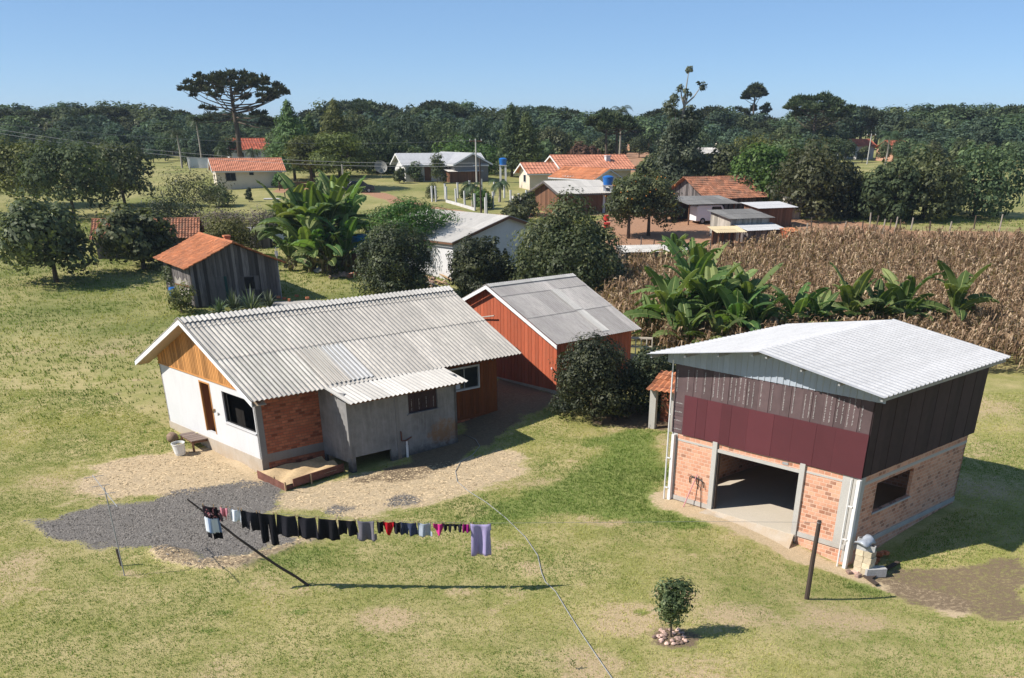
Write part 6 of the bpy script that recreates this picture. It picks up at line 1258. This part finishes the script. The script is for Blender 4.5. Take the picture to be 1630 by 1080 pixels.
def cypress(label, px, py, h, w, mat, seed, n=7000, size=.42, nb=44):
    r = random.Random(seed); bl = []
    for i in range(nb):
        t = i / nb; a = i * 2.399; R0 = w * .5 * (1 - t) ** .75 * r.uniform(.7, 1.05); z = h * (.10 + .82 * t); bl.append(((R0 * .68 * math.cos(a), R0 * .68 * math.sin(a), z + R0 * .15), (max(.55, R0 * .62), max(.55, R0 * .62), max(.6, h * .075))))
    bl.append(((0, 0, h * .93), (.4, .4, h * .07)))
    return tree('cypress', label, px, py, w, h, .4, L_[mat], seed, n, size, 0, .2, asp=.35, blobs=bl, shell=(.4, 1.1))
cypress('broad green cypress left of the yellow green trees behind the meadow', 470, 288, 10.6, 9.5, 'cypress', 41, 12000); cypress('tall olive cypress behind the flat topped acacias', 541, 282, 10.6, 9.0, 'yellow', 42, 12000); cypress('dense green cypress between the two broad ones', 500, 283, 8.6, 6.2, 'cypress', 43, 6000)
cypress('yellowish cypress on the right behind the blue tank', 838, 283, 9.2, 8.0, 'cypress', 44, 8000); cypress('narrow dark cypress left of the terracotta house', 815, 282, 10.4, 6.0, 'forest', 45, 6500)
for (px, py, w_, h_, s, lb) in ((497, 298, 7.0, 6.6, 46, 'flat topped yellow green acacia on the left'), (546, 302, 8.2, 7.0, 47, 'widest flat topped yellow green acacia at the meadow edge')):
    bl = [(c, (q[0] * 1.0, q[1] * 1.0, q[2] * .62)) for c, q in crown(w_, h_ * .72, h_ * .28, 26, s)]; tree('acacia', lb, px, py, w_, h_, h_ * .28, L_['acacia'], s, 8500, .36, 0, .24, asp=.45, blobs=bl, limbs=12, shell=(.4, 1.08))
def euc():
    p = at(1078, 312); h = height_at(p, 114); r = random.Random(5); bl = []
    k = h / 17.
    for (x, z, rx, rz) in ((-1.5, 3.4, 1.9, 2.2), (1.2, 3.2, 2.0, 2.2), (0, 5.6, 2.3, 2.), (-1.7, 7, 1.8, 1.6), (1.8, 7.2, 1.9, 1.8), (.4, 8.6, 2.2, 1.6), (-1.2, 9.6, 1.4, 1.1), (1.9, 9.9, 1.5, 1.2), (.8, 11.1, 1.5, 1.0), (-1.8, 11.6, 1.0, .8), (-2.3, 12.4, .95, .85), (-1.5, 13.3, .75, .9), (2.0, 11.2, 1.0, .8), (-.4, 1.8, 2.6, 1.6), (.9, 1.6, 2.4, 1.6), (-1.0, 8.2, 1.7, 1.3), (1.4, 5.8, 1.9, 1.5), (-1.4, 5.9, 1.8, 1.5), (.6, 9.9, 1.5, 1.1), (2.2, 5.2, 1.5, 1.6), (-2.4, 5.0, 1.4, 1.5), (.1, 14.4, .55, .4), (-.5, 15., .35, .3), (.7, 14., .45, .35), (.55, 17.2, .55, .5), (2.75, 15.1, .55, .6), (2.0, 15.4, .25, .25), (.2, 13.4, .35, .5), (-.9, 14.6, .45, .35), (1.1, 12.0, .8, .7)): bl.append(((x * k, r.uniform(-.8, .8) * k, z * k), (rx * k, rx * k, rz * k)))
    t = thing('eucalyptus', 'tall ragged eucalyptus with bare pale top branches against the sky', 'tree', p); link_mesh('crown', leaf_mesh('crown', bl, 15000, .36, L_['euc'], 48, .45, (.4, 1.1)), t)
    b = MB(); b.tube([(-.3, 0, -.4), (-.2, 0, 5 * k), (.1, 0, 11 * k), (.15, 0, 14 * k), (.5 * k, 0, 17 * k)], [.42, .32, .2, .11, .04], 8)
    for x, z0_, z1_ in ((-1.6, 8, 13.2), (2.6, 12.5, 15.1), (-2.2, 7, 12.2), (1.9, 7, 11), (.7, 12, 14), (-.6, 12.6, 15), (-1.8, 3, 7), (1.8, 3.5, 7)): b.tube([(.1, 0, z0_ * k), (x * .6 * k, 0, (z0_ * .55 + z1_ * .45) * k), (x * k, 0, z1_ * k)], [.14, .09, .04], 6)
    b.obj('trunk', M['bark_pale'], t)
euc()
for k, (px, py, pt, lb) in enumerate(((322, 262, 182, 'tall feathery palm left of the giant araucaria'), (290, 268, 205, 'palm at the left edge under the giant araucaria'), (985, 268, 168, 'tall palm crown above the umbrella pines'), (1408, 268, 208, 'palm in front of the right wood'), (662, 270, 232, 'small palm behind the long white house'), (355, 268, 234, 'short palm beside the red roofed house'), (405, 270, 236, 'short palm right of the araucaria trunk'), (795, 322, 285, 'young palm beside the blue water tank'), (752, 330, 290, 'slim palm by the lane before the grey gable'))):
    p = at(px, py); h = height_at(p, pt); fl = 2.9 if h > 5 else 1.9; b, f = palm_mesh(h - fl * .30, 200 + k, 18, fl); t = thing('palm_tree', lb, 'palm', p); b.obj('trunk', M['bark_pale'], t); f.obj('crown', L_['palm'], t)
# clipped and loose shrubs in the village
for k, (px, py, w_, h_, m, lb) in enumerate(((768, 334, 2.5, 2.3, 'lime', 'round clipped green bush by the pale concrete pole'), (687, 320, 1.9, 1.9, 'olive', 'clipped round topped small tree at the left end of the white posts'), (660, 290, 2.6, 2.6, 'forest', 'dark shrub before the white gable of the long house'), (697, 292, 3.0, 4.2, 'olive', 'conical green tree before the long white roof'), (636, 292, 2.2, 1.9, 'olive', 'low green shrub left of the long white house'), (397, 322, 1.0, 1.7, 'dark', 'narrow dark upright shrub below the cottage'), (445, 300, 2.2, 1.8, 'lime', 'bright shrub at the right corner of the cottage'), (852, 325, 3.0, 1.6, 'yellow', 'yellow flowering hedge by the terracotta annex'), (880, 318, 4.0, 2.0, 'olive', 'green hedge before the terracotta house'), (832, 345, 3.4, 2.4, 'dark', 'dark shrub at the left corner of the board barn'), (740, 318, 1.6, 1.4, 'olive', 'little bush between the rows of white posts'), (1060, 352, 3.2, 2.4, 'rust', 'reddish bare bush left of the car shelter'), (985, 330, 5.0, 3.4, 'yellow', 'light green bush behind the orange trees'), (640, 396, 4.0, 2.2, 'olive', 'green bush behind the feathery tree'), (600, 372, 6.0, 2.2, 'olive', 'olive thicket behind the blue tank'), (820, 352, 3., 1.6, 'olive', 'low bush beside the lane and barn'), (1086, 322, 3.6, 2.4, 'olive', 'shrub left of the farmhouse gable'), (1128, 296, 6., 3., 'olive', 'wide hedge behind the farmhouse'))): shrub(lb, px, py, w_, h_, L_[m], 300 + k, 1900, .24 if w_ > 2 else .14, 9)
for k, (px, py, w_, h_, m, lb) in enumerate(((628, 276, 10., 4.4, 'lime', 'bright green round tree behind the left of the long white house'), (744, 276, 12., 4.4, 'lime', 'bright green wide tree behind the right of the long white house'),
    (1150, 312, 8., 6.0, 'olive', 'olive round tree at the left of the right thicket'), (1185, 306, 9., 7.6, 'yellow', 'tall yellow green tree at the back of the right thicket'), (1215, 330, 9., 7.0, 'lime', 'bright green tree in the middle of the right thicket'), (1250, 318, 9., 7.0, 'forest', 'dark green tree in the right thicket behind the outhouse'), (1285, 348, 9.2, 7.6, 'olive', 'greyish olive tree right of the tall outhouse'), (1330, 345, 7.2, 6.0, 'dark', 'dark tree at the right end of the thicket'), (1236, 300, 8., 7., 'olive', 'rounded olive tree behind the dark green one'),
    (1412, 352, 6.2, 6.4, 'forest', 'green tree at the right edge of the maize'), (1392, 338, 4.0, 4.0, 'lime', 'small bright tree at the right edge before the meadow'), (1470, 350, 8., 7., 'olive', 'olive tree beyond the right end of the maize'), (1550, 345, 9., 8., 'forest', 'dark tree beyond the far right of the maize'),
    (1036, 300, 4.8, 4.8, 'olive', 'olive tree left of the tall eucalyptus'), (1100, 300, 6.0, 5.0, 'dark', 'dark tree at the foot of the tall eucalyptus'), (880, 268, 8., 6.5, 'olive', 'olive tree behind the terracotta roof'), (930, 272, 6., 4.4, 'rust', 'reddish tree behind the terracotta roof'), (820, 262, 7., 7.0, 'forest_blue', 'bluish tree above the blue tank'), (860, 275, 6., 5.0, 'forest', 'dark tree left of the terracotta ridge'),
    (600, 276, 9., 7.5, 'forest', 'dark green tree between the acacias and the long white house'), (648, 266, 10., 8.5, 'forest_blue', 'bluish tree rising behind the left end of the long white house'), (703, 264, 10., 8., 'forest', 'dark green tree behind the middle of the long white house'), (772, 268, 9., 8.5, 'forest_blue', 'bluish tree behind the concrete utility pole'), (462, 270, 6.5, 7.5, 'forest', 'dark tree between the giant araucaria and the cypresses'), (318, 256, 9., 7.5, 'forest_blue', 'bluish tree behind the tall feathery palm'), (575, 268, 8., 9., 'olive', 'olive tree right of the tall olive cypress'), (330, 246, 8., 7., 'forest', 'dark tree behind the red roofed house at the left'),
    (200, 330, 9., 7., 'olive', 'round olive tree left of the cottage'), (120, 350, 10., 8., 'forest', 'dark tree at the far left of the meadow'), (40, 330, 9., 7., 'acacia', 'yellow green tree at the far left edge'), (230, 430, 6., 5., 'citrus', 'citrus like tree left of the weathered shack'), (90, 450, 7., 6., 'olive', 'olive tree on the left lawn'))): tree('leafy_tree', lb, px, py, w_, h_, .1 if k < 27 else .14 * h_, L_[m], 400 + k, 7000, .36, 18, .18, blobs=bush_blobs(w_, h_ * .96, 400 + k, 24) if k < 27 else None)
# the wood along the skyline: every tree an object, meshes shared
FM = []
for s in range(4):
    h = (11., 12.5, 10.5, 12.)[s]; b, V, F_, lv = araucaria(500 + s, h, R0=(3.9, 4.4, 4.8, 3.4)[s], zlow=h * (.42, .52, .38, .5)[s], nl=24, clump=1.25, n=46, size=.75, r0=.26)
    me = b.mesh('forest_araucaria', [M['bark'], L_['pine']]); n0 = len(b.v); fs = [list(f) for f in b.f] + (F_ + n0).tolist(); FM.append(('araucaria', np_mesh('forest_araucaria', b.v + [tuple(v) for v in V], fs, [M['bark'], L_['pine']], [0] * len(b.f) + [1] * len(F_), b.l + lv.tolist())))
for s, (w_, h_, m) in enumerate(((8.5, 10., 'forest'), (7.5, 11., 'forest_blue'), (9.5, 9., 'forest'), (7., 9., 'olive'), (8.5, 8.5, 'forest_blue'))):
    bl = crown(w_, h_ * .82, h_ * .16, 22, 600 + s, rr=(.24, .36)); r = np.random.default_rng(600 + s); P, N, kk, b_l = blob_points(bl, 2900, r, (.5, 1.06)); N = N + .42 * rnd_unit(len(N), r) + np.array([0, 0, .25]); N /= np.linalg.norm(N, axis=1)[:, None]; V, F_ = leaf_quads(P, N, .62, .65, r)
    b = MB(); trunk_mb(b, h_ * .5, .22, bl, s, 6); n0 = len(b.v); lv = np.clip(b_l + r.normal(0, .17, len(P)), 0, 1); FM.append(('forest_tree', np_mesh('forest_tree', b.v + [tuple(v) for v in V], [list(f) for f in b.f] + (F_ + n0).tolist(), [M['bark'], L_[m]], [0] * len(b.f) + [1] * len(F_), b.l + lv.tolist())))
SKY = [(-60, 165), (240, 160), (300, 175), (420, 178), (470, 186), (505, 172), (530, 155), (590, 157), (640, 166), (668, 165), (690, 153), (722, 158), (780, 164), (850, 164), (890, 167), (930, 170), (960, 171), (1000, 178), (1020, 174), (1050, 172), (1100, 170), (1150, 168), (1175, 176), (1240, 180), (1262, 172), (1310, 166), (1380, 163), (1440, 165), (1700, 160)]
def skyline(px):
    for (x0, y0), (x1, y1) in zip(SKY, SKY[1:]):
        if px <= x1: return y0 + (y1 - y0) * (px - x0) / (x1 - x0)
    return 165
FL = {'araucaria': 'dark clump crowned araucaria in the wood along the skyline', 'forest_tree': 'dark round crowned tree in the wood along the skyline'}
nf = 0
for row, (Y, step, drop) in enumerate(((318, 24, 0), (285, 26, 6), (258, 30, 20), (238, 34, 38), (222, 40, 56))):
    px = -70 + row * 9
    while px < 1700:
        q = px + random.uniform(-7, 7); p = aty(q, Y + random.uniform(-9, 9)); k = random.choice((0, 1, 2, 4, 5, 6, 8, 4) if row < 2 else (4, 5, 6, 7, 8, 8))
        gap = row >= 2 and (985 < q < 1062 or 1120 < q < 1172 or 1350 < q < 1440 or (row == 4 and (590 < q < 800 or q < 300 or 1200 < q < 1280)))
        if not gap and nf < 292:
            nm, me = FM[k]; hh = height_at(p, skyline(q) + drop + random.uniform(-3, 7)); hm = max(v.co.z for v in me.vertices) if not me.get('h') else me['h']; me['h'] = hm
            s = max(.45, hh / hm); o = link_mesh(nm, me, None, p, random.random() * 6.28, (s * random.uniform(1.1, 1.5),) * 2 + (s,)); tag(o, FL[nm], 'tree', 'wood along the skyline'); nf += 1
        px += step
for k in range(64):
    q = -60 + k * 27.5 + random.uniform(-8, 8); p = aty(q, random.uniform(205, 226))
    if 560 < q < 800 or 985 < q < 1062 or 1330 < q < 1440: p = aty(q, random.uniform(226, 240))
    if 360 < q < 420: continue
    nm, me = FM[random.choice((4, 6, 7, 8))]; s = random.uniform(.28, .5); o = link_mesh('undergrowth_bush', me, None, p, random.random() * 6, s); tag(o, 'low leafy bush at the foot of the wood', 'bush', 'undergrowth along the wood')
# thin air between the yard and the wood
b = MB(); b.box((-7000, -500, -60), (7000, 9500, 60)); t = NT('haze'); t.t.nodes.remove(t.b); v = t.n('ShaderNodeVolumePrincipled'); v.inputs['Color'].default_value = (.72, .84, 1, 1); v.inputs['Density'].default_value = .00016; v.inputs['Anisotropy'].default_value = .2; t.l(v.outputs[0], t.out.inputs['Volume'])
tag(b.obj('haze', t.m), 'thin bluish haze over the far wood', 'haze', kind='stuff')
# small things lying about
p = at(436, 318); b = MB(); b.box((-1.3, -.5, 0), (1.3, .5, .12)); tag(b.obj('white_slab', M['plaster_white'], loc=p, rotz=.1, bevel=.02), 'flat white slab lying on the meadow below the cottage', 'slab')
p = at(470, 486); b = MB(); b.box((-2.0, -.9, -.2), (2.0, .9, .16)); tag(b.obj('concrete_slab', M['concrete'], loc=p, rotz=.25, bevel=.02), 'grey concrete slab on the grass beside the shack', 'slab')
for k, (px, py) in enumerate(((444, 479), (453, 482), (461, 484), (473, 477), (490, 481))):
    p = at(px, py); b = MB(); b.box((-.13, -.09, 0), (.13, .09, .16), 0, random.random()); tag(b.obj('loose_brick', M['clay'], loc=p + Vector((0, 0, .16)), rotz=k * .9, bevel=.012), 'loose orange brick on the grey slab beside the shack', 'brick', 'bricks on the grey slab')
p = at(278, 478); t = thing('blue_barrel', 'dark blue barrel beside the pale board fence', 'barrel', p); b = MB(); b.lathe([(.28, 0), (.31, .1), (.31, .3), (.33, .32), (.31, .34), (.31, .7), (.28, .86), (.05, .88)], n=16); b.obj('barrel', M['tank_blue'], t)
q0, q1 = at(445, 304), at(556, 300); t = thing('plank_fence', 'low brown plank fence under the acacias', 'fence', q0); n = 14; b = MB()
for k in range(n): a_ = q0.lerp(q1, k / n) - q0; e_ = q0.lerp(q1, (k + 1) / n) - q0; [b.bar(a_ + Vector((0, 0, z)), e_ + Vector((0, 0, z + random.uniform(-.06, .06))), .04, .16, 0, random.random()) for z in (.3, .6, .9)]
b.obj('planks', M['wood_brown'], t)
for k in range(0, n + 1, 2): a_ = q0.lerp(q1, k / n) - q0; b = MB(); b.tube([a_ - Vector((0, 0, .4)), a_ + Vector((0, 0, 1.2))], .07, 6); b.obj('post', M['wood_post'], t)
for k, (px, py) in enumerate(((457, 331), (466, 330))):
    p = at(px, py); b = MB(); b.tube([(0, 0, -.3), (.12 * (k * 2 - 1), 0, 1.7)], .07, 6); tag(b.obj('old_post', M['wood_post'], loc=p), ('left' if k == 0 else 'right') + ' of two leaning dark posts above the banana clump', 'post')
for k, (px, py, lb) in enumerate(((900, 356, 'red plastic drum in the farm yard behind the citrus tree'), (966, 366, 'small red tub on the bare soil of the farm yard'))):
    p = at(px, py - 2) if k else at(965, 352); b = MB(); b.lathe([(.3, 0), (.36, .5), (.38, .52), (.3, .56), (.02, .56)], n=14); tag(b.obj('red_drum' if k == 0 else 'red_tub', M['red_plastic'], loc=p), lb if k else 'red plastic drum in the farm yard left of the orange trees', 'drum' if k == 0 else 'tub')
